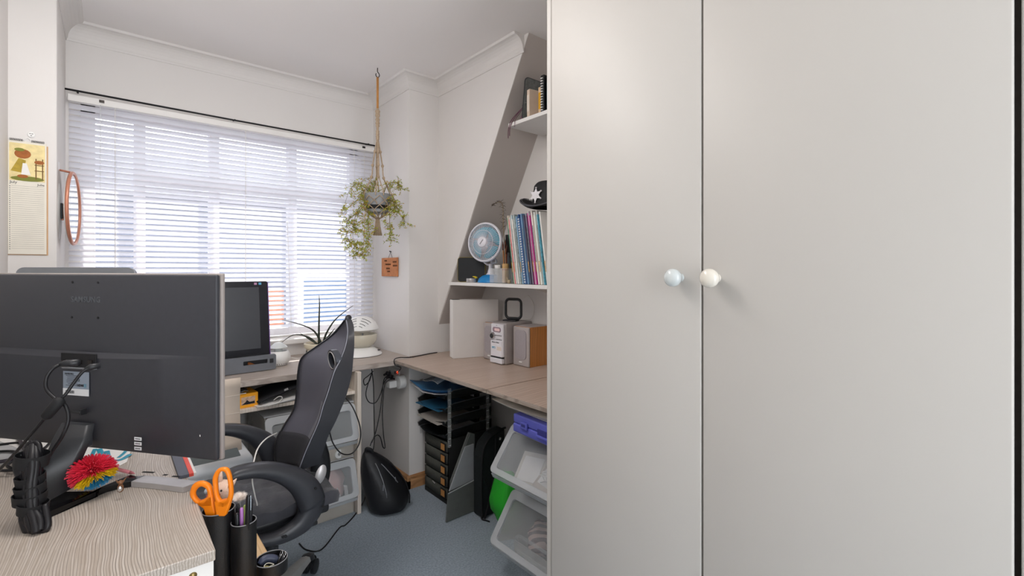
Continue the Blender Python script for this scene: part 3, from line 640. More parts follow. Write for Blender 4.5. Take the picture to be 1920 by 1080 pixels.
al = thing('potted_aloe', 'cream pot of thin dark upright leaves on the window desk behind the chair', 'potted plant', (.835, 2.53, DZ))
POT = mat('cream_pot', '#ddd2b8', .35, var=.05)
part('pot', MB().lathe([(0, 0), (.05, 0), (.055, .004), (.064, .08), (.072, .082), (.075, .09), (.075, .103), (.070, .106), (.066, .10), (.062, .092), (0, .092)], seg=36), POT, al, smooth='auto')
b = MB()
for i in range(8):
    a0, a1 = i * PI / 4, (i + 1) * PI / 4
    for (za, zb) in ((.012, .072), (.072, .012)): b.tube([(.0655 * math.cos(a0 + (a1 - a0) * k / 5) * (.885 + .12 * (za + (zb - za) * k / 5) / .08), .0655 * math.sin(a0 + (a1 - a0) * k / 5) * (.885 + .12 * (za + (zb - za) * k / 5) / .08), za + (zb - za) * k / 5) for k in range(6)], .0012, 5)
part('pot_pattern', b, BLK2, al)
part('soil', MB().lathe([(0, .098), (.062, .093)], seg=24), mat('soil', '#3b2e22', .95, bump=.8), al)
LEAF = mat('dark_leaf', '#2c3226', .5, var=.25, scale=60)
def onpl(x, y, t=2.45): return onT(x, y, t) - al.location
for pts in ([(603, 645), (590, 622), (568, 610), (528, 599)], [(598, 645), (598, 610), (599, 570), (598, 552)], [(606, 645), (612, 625), (630, 598), (662, 573)], [(594, 645), (578, 632), (550, 628), (521, 648)], [(596, 645), (580, 636), (562, 624)], [(610, 645), (625, 634), (645, 622)], [(604, 645), (618, 628), (628, 615)]):
    P_ = smoothpath([onpl(*q, 2.45 - .012 * i) for i, q in enumerate(pts)], 6); n_ = len(P_)
    part('leaf', MB().tube(P_, [(.009) * (1 - (k / (n_ - 1)) ** 1.3) + .0012 for k in range(n_)], 6, flat=.5), LEAF, al, smooth=True)

ap = thing('air_washer', 'white domed air washer with clear water bowl at the end of the window desk', 'humidifier', (1.09, 2.60, DZ))
b = MB(); b.lathe([(0, 0), (.115, 0), (.118, .004), (.115, .012), (.085, .034), (.066, .046), (0, .046)], seg=44, sy=.85); part('base', b, WPL, ap, smooth='auto')
part('base_pad', MB().lathe([(0, -.0003), (.116, -.0003), (.1165, .003), (0, .003)], seg=44, sy=.85), BLK, ap)
part('bowl', MB().lathe([(.05, .0465), (.072, .06), (.088, .085), (.090, .118), (.088, .121), (.085, .118), (.083, .087), (.068, .063), (.0, .052)], seg=44, sy=.9), BOWL, ap, smooth=True)
part('water', MB().lathe([(0, .0535), (.066, .065), (.078, .078), (0, .078)], seg=32, sy=.88), mat('stale_water', '#d9cba4', .15), ap, smooth=True)
dm = part('dome', MB().lathe([(0, .222), (.03, .219), (.06, .206), (.082, .186), (.094, .160), (.096, .148), (.080, .140), (.03, .126), (0, .124)], seg=44, sy=.92), WPL, ap, smooth='auto')
for k, rr1 in enumerate((.030, .048, .066, .080)):
    for sgn in (1, -1):
        pts = []
        for j in range(9):
            a = sgn * (.18 + j / 8 * .75); x = rr1 * math.sin(a); z = .150 + rr1 * math.cos(a) * .78
            f = max(0, 1 - (x / .096) ** 2 - (max(0, z - .148) / .076) ** 2); pts.append((x, -.0885 * math.sqrt(f) - .001, z))
        P_ = Matrix.Rotation(-TH + .1, 3, 'Z'); part('vent_slot', MB().tube([P_ @ Vector(q) for q in pts], .0013, 5), BLK2, dm)
part('float_stem', MB().cyl((0, -.02, .075), (0, -.02, .135), .006, .004, 10), GREY, ap, smooth=True)
for x in (-.07, .085): part('foot_button', MB().sphere((x, -.045, .026), .008, 10, (1.4, .9, .4)), BLK, ap, smooth=True)
lead('thin_cable', [(.73, 2.75, .755), (.75, 2.72, .75), (.79, 2.70, .744), (.86, 2.72, .744)], .0018, WCABLE, 'thin white cord curling behind the diffuser', 'cord')

# plaque on the pillar
pl = thing('clay_plaque', 'square terracotta plaque with engraved writing hanging on the pillar', 'plaque', (XP - .001, 2.616, 1.186))
part('tile', MB().span(-.012, -.001, -.10, .102, 0, .111, .002), mat('terracotta', '#c98457', .8, var=.18, scale=30, bump=.5), pl)
part('string', MB().tube([(-.006, -.03, .110), (-.004, -.005, .145), (-.006, .02, .110)], .0012, 5), BLK2, pl); part('nail', MB().cyl((0, -.005, .147), (-.012, -.005, .15), .003, seg=8), BLK2, pl)
RX = (PI / 2, 0, -PI / 2)
for i, (sx0, sz, ln_) in enumerate(((.06, .090, 3), (.045, .068, 4), (.01, .068, 3), (.035, .044, 4), (.02, .026, 3), (-.05, .082, 4), (-.05, .06, 5))):
    b = MB()
    for k in range(ln_):
        y = sx0 - k * .012; b.tube(smoothpath([(-.0125, y, sz), (-.0125, y - .004, sz + .009), (-.0125, y - .007, sz - .001), (-.0125, y - .010, sz + .006)], 3), .0011, 4)
    part('engraved_word', b, mat('engraving', '#5f3a24', .8), pl)

# ================================================================== HANGING PLANT
hc = onT(708, 128, 2.56); hp = thing('hanging_plant', 'grey pot in a knotted cord hanger, trailing plant by the window', 'hanging plant', (hc.x, hc.y, 1.50))
ROPE = mat('macrame_cord', '#b9a288', .85, var=.15, scale=120, bump=.6); ROPE2 = mat('orange_cord', '#c88f52', .8, var=.1)
def hz(y, dx=0.): v = onT(708 + dx, y, 2.56) - hp.location; return v
zt_ = ZC - 1.5
part('ceiling_hook', MB().tube(smoothpath([(0, 0, zt_), (0, 0, zt_ - .02), (.008, 0, zt_ - .030), (.010, 0, zt_ - .042), (0, 0, zt_ - .052), (-.010, 0, zt_ - .042), (-.008, 0, zt_ - .032)], 4), .0025, 8), STEEL, hp, 'dark metal hook', smooth=True)
part('hanging_loop', MB().tube([(-.003, 0, .59), (-.0035, 0, zt_ - .05)], .0032, 6).tube([(.003, 0, .59), (.0035, 0, zt_ - .05)], .0032, 6), ROPE2, hp, 'orange-tan cord loop', smooth=True)
part('wrapped_knot', MB().lathe([(.006, .50), (.011, .503), (.009, .512), (.012, .52), (.009, .53), (.012, .54), (.008, .55), (.013, .56), (.011, .575), (.014, .585), (.006, .60)], seg=12), ROPE, hp, smooth=True)
part('wrapped_knot', MB().lathe([(.005, .43), (.010, .433), (.0085, .44), (.010, .447), (.0085, .455), (.010, .46), (.0085, .47), (.010, .478), (.005, .482)], seg=12), ROPE, hp, smooth=True)
part('twisted_cord', MB().tube([(0, 0, .48), (0, 0, .50)], .007, 8), ROPE, hp)
PR, PZ0, PZ1 = .070, .03, .135
dirs = [PI / 4 + k * PI / 2 + .5 for k in range(4)]
for a in dirs:
    ca, sa = math.cos(a), math.sin(a)
    for o_ in (-.003, .003):
        part('hanger_cord', MB().tube(smoothpath([(ca * .003, sa * .003, .435), (ca * .014 - sa * o_, sa * .014 + ca * o_, .365), (ca * .026 - sa * o_, sa * .026 + ca * o_, .29), (ca * .032 - sa * o_, sa * .032 + ca * o_, .225), (ca * .066 - sa * o_ * 6, sa * .066 + ca * o_ * 6, .150), (ca * .073 - sa * o_ * 7, sa * .073 + ca * o_ * 7, .12)], 4), .0028, 6), ROPE, hp, smooth=True)
    for z, r in ((.365, .014), (.29, .026), (.225, .032)): part('cord_knot', MB().sphere((ca * r, sa * r, z), .0085, 8, (1, 1, 1.1)), ROPE, hp, smooth=True)
part('pot', MB().lathe([(0, PZ0), (.045, PZ0), (.055, PZ0 + .006), (.064, .09), (.070, .118), (.070, PZ1), (.066, PZ1), (.062, .118), (0, .115)], seg=32), mat('pot_grey', '#8f9092', .5), hp, smooth='auto')
part('inner_pot', MB().lathe([(.046, PZ0 + .001), (.060, .055), (.0615, .072), (.0572, .073)], seg=32), BLK2, hp, 'black lower half of the pot', smooth='auto')
b = MB(); NN = 8
def np_(k, r, z): a = 2 * PI * k / NN + .5; return Vector((r * math.cos(a), r * math.sin(a), z))
lv = [(.0735, .12), (.072, .095), (.072, .070), (.066, .045), (.030, .014), (.006, .0)]
for k in range(NN):
    for i in range(len(lv) - 1):
        (r0, z0), (r1, z1) = lv[i], lv[i + 1]; s_ = .5 * (i % 2)
        b.tube([np_(k + s_, r0, z0), np_(k + .25, (r0 + r1) / 2 + .001, (z0 + z1) / 2), np_(k + .5 - s_, r1, z1)], .0022, 5); b.tube([np_(k + s_, r0, z0), np_(k - .25 + 2 * s_, (r0 + r1) / 2 + .001, (z0 + z1) / 2), np_(k + 1.5 * s_ if s_ else k - .5, r1, z1)], .0022, 5)
part('cord_net', b, ROPE, hp, smooth=True)
b = MB()
for k in range(22):
    a = 2 * PI * k / 22; r = .008 if k % 2 else .004; b.tube([(r * math.cos(a), r * math.sin(a), .002), (r * 1.6 * math.cos(a), r * 1.6 * math.sin(a), -.04), (r * 2.8 * math.cos(a), r * 2.8 * math.sin(a), -.088)], .0024, 5)
part('tassel', b, ROPE, hp, smooth=True)
part('tassel_knot', MB().sphere((0, 0, .002), .010, 10), ROPE, hp, smooth=True)
# sprays: arching woody stems with tiny leaves
rnd = random.Random(11)
lfb = [MB(), MB(), MB()]; TW = mat('stem_brown', '#7d6a3c', .7); YG = [mat('leaf_olive', '#93a03e', .6, transl=.3), mat('leaf_lime', '#c3c948', .6, transl=.3), mat('leaf_amber', '#cfa04a', .6, transl=.3)]
def leaflet(p, s):
    b = lfb[0 if rnd.random() < .42 else (1 if rnd.random() < .62 else 2)]
    d = Vector([rnd.uniform(-1, 1) for _ in range(3)]).normalized(); e = d.orthogonal().normalized()
    b.quad(p, p + d * s * .5 + e * s * .28, p + d * s, p + d * s * .5 - e * s * .28)
def spray(px, nb=34, t0=2.56, spread=.032, m=TW, r0=.0022):
    P_ = smoothpath([onT(x, y, t) - hp.location for x, y, t in px], 8); n_ = len(P_)
    part('stem', MB().tube(P_, [r0 * (1 - .75 * k / n_) for k in range(n_)], 5), m, hp, smooth=True)
    for j in range(nb):
        f = .22 + .78 * rnd.random(); p0 = P_[min(n_ - 1, int(f * n_))]
        tw = [p0]; d = Vector((rnd.uniform(-1, 1), rnd.uniform(-1, 1), rnd.uniform(-.7, .5))).normalized()
        for q in range(4): d = (d + Vector((rnd.uniform(-.5, .5), rnd.uniform(-.5, .5), rnd.uniform(-.6, .3)))).normalized(); tw.append(tw[-1] + d * spread * .36)
        twb.tube(tw, .0006, 3)
        for q in tw[1:]:
            for _ in range(5): leaflet(q + Vector([rnd.uniform(-.004, .004) for _ in range(3)]), rnd.uniform(.007, .013))
twb = MB()
spray([(700, 372, 2.55), (690, 352, 2.53), (672, 372, 2.50), (655, 388, 2.48), (645, 400, 2.47)], 26)
spray([(698, 372, 2.55), (684, 352, 2.52), (668, 345, 2.50), (655, 358, 2.48), (646, 385, 2.47)], 22)
spray([(698, 374, 2.54), (688, 378, 2.50), (684, 410, 2.49), (682, 455, 2.48), (678, 480, 2.48)], 40, m=mat('stem_ochre', '#b98a36', .6))
spray([(696, 374, 2.54), (672, 392, 2.50), (662, 430, 2.49), (664, 462, 2.48), (672, 478, 2.48)], 44)
spray([(696, 374, 2.54), (668, 400, 2.52), (652, 415, 2.50), (650, 440, 2.50), (660, 465, 2.50)], 34)
spray([(697, 374, 2.54), (690, 400, 2.51), (692, 440, 2.50), (690, 460, 2.50)], 20)
spray([(716, 372, 2.56), (728, 345, 2.56), (745, 344, 2.56), (755, 356, 2.56)], 24)
spray([(720, 372, 2.56), (735, 366, 2.55), (745, 390, 2.55), (755, 410, 2.55), (763, 418, 2.55)], 26)
spray([(720, 373, 2.54), (729, 390, 2.52), (731, 425, 2.52), (733, 452, 2.52)], 26)
spray([(722, 373, 2.54), (738, 380, 2.54), (742, 398, 2.54)], 18)
spray([(702, 372, 2.56), (698, 345, 2.58), (685, 335, 2.58), (676, 345, 2.58)], 14)
o = part('twigs', twb, TW, hp); o['kind'] = 'stuff'
for b, m, nm in zip(lfb, YG, ('olive_leaves', 'lime_leaves', 'amber_leaves')): o = part(nm, b, m, hp); o['kind'] = 'stuff'

# ================================================================== OFFICE CHAIR
oc = thing('office_chair', 'black high-backed mesh office chair with big looped armrests', 'chair', (.42, 1.76, 0))
OCL = Vector((.42, 1.76, 0)); ARM = mat('arm_black', '#35363b', .36, var=.04); FR = mat('chair_frame', '#303136', .42, var=.04)
near = [(652, 599, 1.74), (655, 621, 1.68), (651, 648, 1.63), (641, 675, 1.59), (630, 697, 1.565), (618, 736, 1.56), (609, 762, 1.56), (601, 790, 1.56), (588, 820, 1.565), (575, 850, 1.575), (564, 880, 1.59)]
far = [(647, 600, 1.76), (634, 616, 1.83), (618, 632, 1.88), (590, 652, 1.92), (567, 670, 1.95), (560, 695, 1.955), (557, 736, 1.95), (551, 768, 1.94), (532, 800, 1.94), (518, 832, 1.93), (518, 872, 1.90)]
Np = smoothpath([onY(x, y, Y) - OCL for x, y, Y in near], 4); Fp = smoothpath([onY(x, y, Y) - OCL for x, y, Y in far], 4)
rows = []
nn = len(Np)
for k, (a, c) in enumerate(zip(Np, Fp)):
    r = []
    for j in range(11):
        f = j / 10; p = a.lerp(c, f); p = p + Vector((.030 * math.sin(PI * f) * min(1, k / 8), 0, 0)); r.append(p)
    rows.append(r)
# hole for the headrest ring: leave out faces near it
hcx = onY(629, 675, 1.63) - OCL
b = MB(); R = [b.ring(r) for r in rows]
for i in range(len(R) - 1):
    for j in range(10):
        cen = (rows[i][j] + rows[i + 1][j + 1]) / 2
        b.bm.faces.new((R[i][j], R[i][j + 1], R[i + 1][j + 1], R[i + 1][j]))
part('backrest', b, MESH, oc, 'dark grey see-through mesh', smooth=True, solid=.003)
outer = [(657, 596), (663, 612), (664, 645), (662, 672), (659, 702), (650, 738), (641, 762), (629, 790), (615, 818), (606, 845), (598, 870)]
Op = smoothpath([onY(x, y, Y) - OCL for (x, y), (_, _, Y) in zip(outer, near)], 4)
rr_ = []
for a, o_, c in zip(Np, Op, Fp):
    inn = (c - a).normalized() * .016
    rr_.append([a + Vector((-.004, -.004, 0)), o_ + Vector((0, -.002, 0)), o_ + inn, a + inn + Vector((0, .002, 0)), a + inn * .6 + Vector((-.007, 0, 0))])
b = MB(); R = [b.ring(r) for r in rr_]
for u, v in zip(R, R[1:]): b.bridge(u, v)
b.cap(R[0]); b.cap(R[-1]); part('side_frame', b, FR, oc, smooth='auto')
rr_ = []
for k, (c, a, o_) in enumerate(zip(Fp, Np, Op)):
    d = (o_ - a); d.y = 0; inn = (a - c).normalized() * .010
    rr_.append([c + Vector((-.004, .003, 0)), c + Vector((d.x, .003, d.z)) * 1, c + inn + d * 1.0, c + inn, c + inn * .6 + Vector((-.005, 0, 0))])
b = MB(); R = [b.ring(r) for r in rr_]
for u, v in zip(R, R[1:]): b.bridge(u, v)
b.cap(R[0]); b.cap(R[-1]); part('side_frame', b, FR, oc, smooth='auto')
part('top_cap', MB().tube([(Np[0] + Fp[0]) / 2 + Vector((-.004, -.012, -.001)), (Np[0] + Op[0]) / 2 + Vector((0, .006, .003)), (Op[0] + Fp[0]) / 2 + Vector((.004, .012, -.002))], [.008, .012, .008], 10), FR, oc, smooth=True)
part('seam', MB().tube([q + Vector((-.006, -.001, 0)) for q in Np], .0016, 5), mat('seam_light', '#8f919b', .4), oc, smooth=True)
part('seam', MB().tube([q + Vector((-.007, -.012, 0)) for q in Fp[8:]], .0016, 5), BLK2, oc, smooth=True)
# headrest ring
ex = Vector((0, 1, 0)); ez = Vector((-.12, 0, 1)).normalized(); hc_ = hcx + Vector((-.012, 0, 0))
def ell(rx, rz, dx=0, n_=28): return [hc_ + Vector((dx, 0, 0)) + ex * rx * math.cos(2 * PI * k / n_) + ez * rz * math.sin(2 * PI * k / n_) for k in range(n_)]
b = MB(); b.frame(ell(.043, .037), ell(.031, .028), (.020, 0, 0)); part('headrest_ring', b, mat('ring_grey', '#54575f', .25, metal=.5), oc, 'grey oval ring', smooth='auto')
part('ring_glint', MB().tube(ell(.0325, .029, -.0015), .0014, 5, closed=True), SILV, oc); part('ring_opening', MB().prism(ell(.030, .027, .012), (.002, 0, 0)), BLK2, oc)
# solid lower back and lumbar pad
rl = rows[33:]; b = MB(); b.grid([[p + Vector((-.006, 0, 0)) for p in r] for r in rl]); part('lower_back', b, mat('back_fabric', '#2a2a2f', .85, bump=.4), oc, smooth=True, solid=.003)
part('lumbar_pad', MB().grid([[p + Vector((-.0035, 0, 0)) for p in r[1:4]] for r in rows[24:38]]), mat('pad_grey_mesh', '#6c6d75', .6), oc, smooth=True)
# looped armrests: thick crescent in a vertical plane
outp = [(428, 893), (445, 882), (482, 873), (520, 871), (555, 876), (585, 886), (604, 900), (616, 925), (617, 950), (603, 980), (580, 1004), (550, 1021), (520, 1031), (490, 1034), (478, 1026)]
inp = [(436, 908), (448, 904), (482, 900), (512, 905), (535, 916), (552, 933), (562, 950), (566, 962), (564, 972), (556, 984), (545, 993), (530, 1003), (515, 1009), (497, 1013), (482, 1014)]
def armrest(Y, flip):
    O_ = smoothpath([onY(x, y, 1.5) for x, y in outp], 4); I_ = smoothpath([onY(x, y, 1.5) for x, y in inp], 4)
    b = MB(); rr_ = []
    for k, (o_, i_) in enumerate(zip(O_, I_)):
        q0 = Vector((o_.x, Y, o_.z)) - OCL; q1 = Vector((i_.x, Y, i_.z)) - OCL; wd_ = .030 if k < 30 else .020; m_ = (q0 - q1) * .2
        rr_.append([q0 + Vector((0, -wd_ * .55, 0)) - m_ * .5, q0 + Vector((0, wd_ * .55, 0)) - m_ * .5, q0 + Vector((0, wd_, 0)) - m_ * 1.6, q1 + Vector((0, wd_, 0)) + m_, q1 + Vector((0, wd_ * .6, 0)), q1 + Vector((0, -wd_ * .6, 0)), q1 + Vector((0, -wd_, 0)) + m_, q0 + Vector((0, -wd_, 0)) - m_ * 1.6])
    R = [b.ring(r) for r in rr_]
    for u, v in zip(R, R[1:]): b.bridge(u, v)
    b.cap(R[0]); b.cap(R[-1]); o = part('armrest', b, ARM, oc, smooth=True)
    return o
ar = armrest(1.53, False); armrest(1.99, True)
for x, y in ((592, 916), (606, 950), (531, 1007), (536, 1006)):
    q = onY(x, y, 1.497) - OCL; part('bolt', MB().cyl(q + Vector((0, -.0015, 0)), q + Vector((0, .003, 0)), .004, seg=12), BLK2, ar)
for y_ in (1.565, 1.955):
    q = onY(604, 903, 1.5) - OCL; part('pivot_cap', MB().lathe([(0, .005), (.013, .004), (.017, 0)], (q.x + .014, y_ - 1.76 + (-.01 if y_ < 1.7 else .01), q.z), 20, Euler((PI / 2, 0, 0)).to_matrix() @ Matrix.Rotation(-.3, 3, 'Z'), sy=1.8), SILV, oc, 'pale oval cap', smooth=True)
# seat: cushion, seat pan, cloth
FAB = mat('seat_fabric', '#3a3a40', .9, var=.25, scale=14, bump=.5, bscale=60, sheen=.4)
b = MB(); rows = []
for i in range(17):
    x = -.24 + i / 16 * .40; r = []
    for j in range(15):
        y = -.19 + j / 14 * .38; e = max(abs(x + .04) / .20, abs(y) / .19); z = .505 - .05 * max(0, e - .55) ** 1.5 + .006 * math.sin(x * 60 + y * 35) + .004 * math.sin(y * 80 - x * 20); r.append((x, y, z))
    rows.append(r)
b.grid(rows); b.grid([[(x, y, .455) for x, y, z in r] for r in rows]); ed = [rows[0][j] for j in range(15)] + [rows[i][14] for i in range(1, 17)] + [rows[16][j] for j in range(13, -1, -1)] + [rows[i][0] for i in range(15, 0, -1)]
A_ = b.ring(ed); B_ = b.ring([(x * 1.02, y * 1.02, .48) for x, y, z in ed]); D_ = b.ring([(x, y, .455) for x, y, z in ed]); b.bridge(A_, B_); b.bridge(B_, D_)
part('seat', b, FAB, oc, smooth=True)
part('seat_pan', MB().box((-.04, 0, .435), (.36, .34, .035), None, .012), BLK, oc, smooth='auto')
part('arm_bar', MB().box((-.02, -.205, .425), (.20, .06, .014), (0, -.05, 0), .005), BLK, oc, smooth='auto'); part('arm_bar', MB().box((-.02, .205, .425), (.20, .06, .014), (0, -.05, 0), .005), BLK, oc, smooth='auto')
part('back_bracket', MB().tube(smoothpath([(.08, 0, .425), (.15, 0, .44), (.165, 0, .52), (.14, 0, .62)], 4), .022, 10, flat=1.6), BLK, oc, smooth=True)
part('gas_column', MB().cyl((0, 0, .09), (0, 0, .42), .025, .022, 20), BLK, oc, smooth='auto')
part('hub', MB().lathe([(0, .06), (.05, .06), (.055, .08), (.04, .13), (.027, .15), (0, .15)], seg=28), GREY, oc, smooth='auto')
LEGM = mat('leg_grey', '#a7a7a4', .4)
a0 = math.atan2(1.97 - 1.76, .611 - .42)
wheel0 = None
for k in range(5):
    a = a0 + k * 2 * PI / 5; M = Matrix.Rotation(a, 4, 'Z')
    b = MB(); rr_ = []
    for x, w_, z0, z1 in ((.03, .030, .075, .125), (.12, .027, .078, .115), (.20, .023, .078, .100), (.255, .020, .074, .090)): rr_.append(b.ring([M @ Vector(v) for v in ((x, -w_, z0), (x, w_, z0), (x, w_ * .8, z1), (x, 0, z1 + .004), (x, -w_ * .8, z1))]))
    for u, v in zip(rr_, rr_[1:]): b.bridge(u, v)
    b.cap(rr_[0]); b.cap(rr_[-1]); lg = part('leg', b, LEGM, oc, 'pale grey leg', smooth='auto')
    b = MB(); rr_ = []
    for x, w_, z0, z1 in ((.2555, .021, .072, .092), (.275, .022, .066, .090), (.295, .018, .062, .082), (.305, .010, .060, .072)): rr_.append(b.ring([M @ Vector(v) for v in ((x, -w_, z0), (x, w_, z0), (x, w_ * .8, z1), (x, 0, z1 + .004), (x, -w_ * .8, z1))]))
    for u, v in zip(rr_, rr_[1:]): b.bridge(u, v)
    b.cap(rr_[0]); b.cap(rr_[-1]); part('leg_cap', b, BLK, lg, smooth='auto')
    for s_ in (-1, 1):
        c0 = M @ Vector((.295, s_ * .008, .029)); c1 = M @ Vector((.295, s_ * .026, .029)); part('wheel', MB().tube([c0, c0.lerp(c1, .15), c0.lerp(c1, .85), c1], [.022, .0275, .0275, .020], 20), BLK, lg, smooth='auto')
    part('wheel_hood', MB().tube([M @ Vector((.295 + .030 * math.cos(t), 0, .029 + .030 * math.sin(t))) for t in [PI * q / 8 for q in range(9)]], .008, 8, flat=1.5), BLK2, lg, smooth=True)
lead('white_lead', [onT(x, y, t) for x, y, t in ((519, 812, 1.66), (500, 822, 1.55), (484, 840, 1.48), (476, 866, 1.42), (473, 900, 1.40), (478, 930, 1.42), (482, 950, 1.45), (474, 972, 1.47))], .0022, WCABLE, 'thin white lead looping over the front of the office chair', 'cable')

# ================================================================== PRINTER on low stand
ps = thing('low_stand', 'low white stand under the printer, half hidden behind the chair', 'stand', (.33, 2.17, 0))
part('top', MB().span(-.15, .15, -.13, .13, .345, .362), WHITE, ps)
for x in (-.13, .13):
    for y in (-.11, .11): part('leg', MB().span(x - .012, x + .012, y - .012, y + .012, 0, .3445), WHITE, ps)
pr_ = thing('printer', 'white inkjet printer with grey lid and paper standing in its feeder', 'printer', (.30, 2.16, .3625))
PRW = mat('printer_white', '#d3d8dd', .35, var=.02)
b = MB(); b.prism([(.125, a, .072 + c) for a, c in rrect(.26, .138, .03)], (-.30, 0, 0)); part('body', b, PRW, pr_, smooth='auto', bev=.006)
part('lid', MB().box((-.03, -.04, .1435), (.24, .09, .008), (.15, 0, 0), .003), mat('printer_lid', '#5a6468', .4), pr_)
part('front_groove', MB().box((-.02, -.1302, .075), (.25, .002, .003)), GREY, pr_)
PG = mat('aged_paper', '#ddcdbd', .8, var=.03, scale=8)
rows = []
for k in range(9):
    t = k / 8; rows.append([(x, -.01 + .05 * math.sin(t * 2.2) - .02 * t, .14 + .285 * t) for x in (-.10, 0, .105)])
b = MB(); b.grid(rows); part('paper_stack', b, PG, pr_, 'beige paper standing upright', smooth=True, solid=.008)
for k in (2, 4, 6): part('paper_fold', MB().box((.0, rows[k][0][1] - .0045, rows[k][0][2]), (.205, .0012, .001)), mat('fold_line', '#ece2d8', .8), pr_)

# ================================================================== PEN CUPS on the low oak table
ot = thing('oak_side_table', 'low light-oak table pushed against the near desk', 'side table', (.2165, 1.08, 0))
part('table_top', MB().box((0, 0, .54), (.145, .62, .02), None, .003), OAK, ot)
for x in (-.05, .05):
    for y in (-.27, .27): part('leg', MB().box((x, y, .265), (.025, .025, .53)), OAK, ot)
CUP = mat('cup_black', '#141416', .32, var=.1, scale=200, bump=.35, bscale=1200)
og = thing('desk_tidy', 'black desk tidy of two tall tubes and a low round tray', 'pen holder', (.214, 1.132, .5505))
def cup(dx, dy, r, h, m=CUP, name='tube'):
    return part(name, MB().lathe([(0, .0), (r, .0), (r, h - .001), (r - .0008, h), (r - .0022, h), (r - .0028, h - .002), (r - .0028, .006), (0, .006)], (dx, dy, 0), 40), m, og, smooth='auto')
c1 = (.176 - .214, 1.165 - 1.132); cup(*c1, .031, .168); cup(.003, .0, .0245, .142); cup(.062, .022, .0335, .028, name='tray')
def rimr(dx, dy, r, h): part('rim', MB().tube([(dx + r * math.cos(a), dy + r * math.sin(a), h) for a in [2 * PI * k / 40 for k in range(40)]], .0011, 5, closed=True), mat('rim_edge', '#8a8a8c', .3), og, smooth=True)
rimr(*c1, .0300, .168); rimr(.003, 0, .0235, .142); rimr(.062, .022, .0325, .028)
# tray contents
ogz = Vector((.214, 1.132, .5505)); tr = ogz + Vector((.062, .022, .0065))
er = thing('eraser', 'dark blue curved eraser in the low round tray', 'eraser', tr + Vector((-.004, .010, 0))); part('body', MB().tube(smoothpath([(-.018, 0, .012), (-.006, .004, .017), (.008, .002, .014), (.018, -.004, .008)], 4), [.006] * 2 + [.0085] * 9 + [.006] * 2, 12, flat=1.1), mat('eraser_blue', '#3c4257', .4), er, smooth=True)
rb = thing('rubber_bands', 'small coil of pale rubber bands in the low round tray', 'rubber bands', tr + Vector((-.010, -.014, 0)))
for k, (r, c) in enumerate(((.011, '#d9cf8a'), (.009, '#e3dcc0'), (.0115, '#b9ae62'), (.006, '#d9cf8a'), (.010, '#e8e4d8'))):
    part('band', MB().tube([(.002 * math.sin(k * 2) + r * math.cos(a), r * .8 * math.sin(a), .004 + k * .003 + .002 * math.sin(a * 2 + k)) for a in [2 * PI * q / 20 for q in range(20)]], .0009, 5, closed=True), mat('band' + c, c, .5), rb, smooth=True)
for i, (x, y) in enumerate(((.018, .004), (.022, -.006))):
    pc = thing('paper_clip', ('silver paper clip standing at the back of the low round tray', 'silver paper clip leaning at the front of the low round tray')[i], 'paper clip', tr + Vector((x, y, .0)))
    part('wire', MB().tube(smoothpath([(-.006, 0, .004), (.004, .004, .024), (.007, .002, .024), (-.002, -.002, .004), (-.004, -.002, .006), (.004, .001, .020)], 4), .0008, 5), CHROME, pc, smooth=True)
# scissors
sc = thing('scissors', 'large scissors with bright orange handles standing in the tall tube', 'scissors', onT(410, 965, .99))
ORG = mat('orange_handle', '#ff8a12', .35, var=.03)
def sp(x, y, t=.985): return onT(x, y, t) - sc.location
def handle(outer, inner, t):
    O_ = smoothpath([sp(x, y, t) for x, y in outer], 5, True); I_ = smoothpath([sp(x, y, t) for x, y in inner], 5, True); m_ = min(len(O_), len(I_)); dv = fw * .011
    b = MB(); rr_ = [];
    for o_, i_ in zip(O_, I_):
        e = (o_ - i_) * .22; rr_.append([o_ - e - dv * .5, o_ , o_ - e + dv * .5, i_ + e + dv * .5, i_, i_ + e - dv * .5])
    R = [b.ring(r) for r in rr_]
    for u, v in zip(R, R[1:] + R[:1]): b.bridge(u, v)
    return part('handle', b, ORG, sc, 'orange loop handle', smooth=True)
handle([(357, 925), (362, 908), (378, 901), (394, 908), (400, 925), (402, 945), (402, 948), (380, 948), (366, 940)], [(367, 925), (371, 916), (379, 912), (388, 916), (390, 926), (386, 934), (380, 938), (374, 937), (369, 933)], .985)
b = MB(); b.prism([sp(x, y) - fw * .0055 for x, y in ((367, 940), (380, 937), (392, 930), (400, 928), (402, 945), (407, 968), (389, 968), (384, 952))], fw * .011); part('shank', b, ORG, sc, smooth='auto', bev=.002)
handle([(400, 905), (402, 888), (412, 877), (426, 877), (433, 890), (437, 915), (436, 935), (424, 950), (408, 945)], [(408, 905), (410, 892), (415, 884), (422, 884), (427, 893), (430, 915), (428, 930), (421, 938), (411, 930)], .980)
b = MB(); b.prism([sp(x, y, .98) - fw * .0055 for x, y in ((404, 938), (412, 938), (428, 934), (436, 932), (430, 952), (424, 966), (408, 966))], fw * .011); part('shank', b, ORG, sc, smooth='auto', bev=.002)
for x0, x1 in ((391, 404), (410, 422)): part('blade', MB().prism([sp(x0, 967, .99), sp(x1, 967, .99), sp((x0 + x1) / 2, 1060, .995)], fw * .002), CHROME, sc)
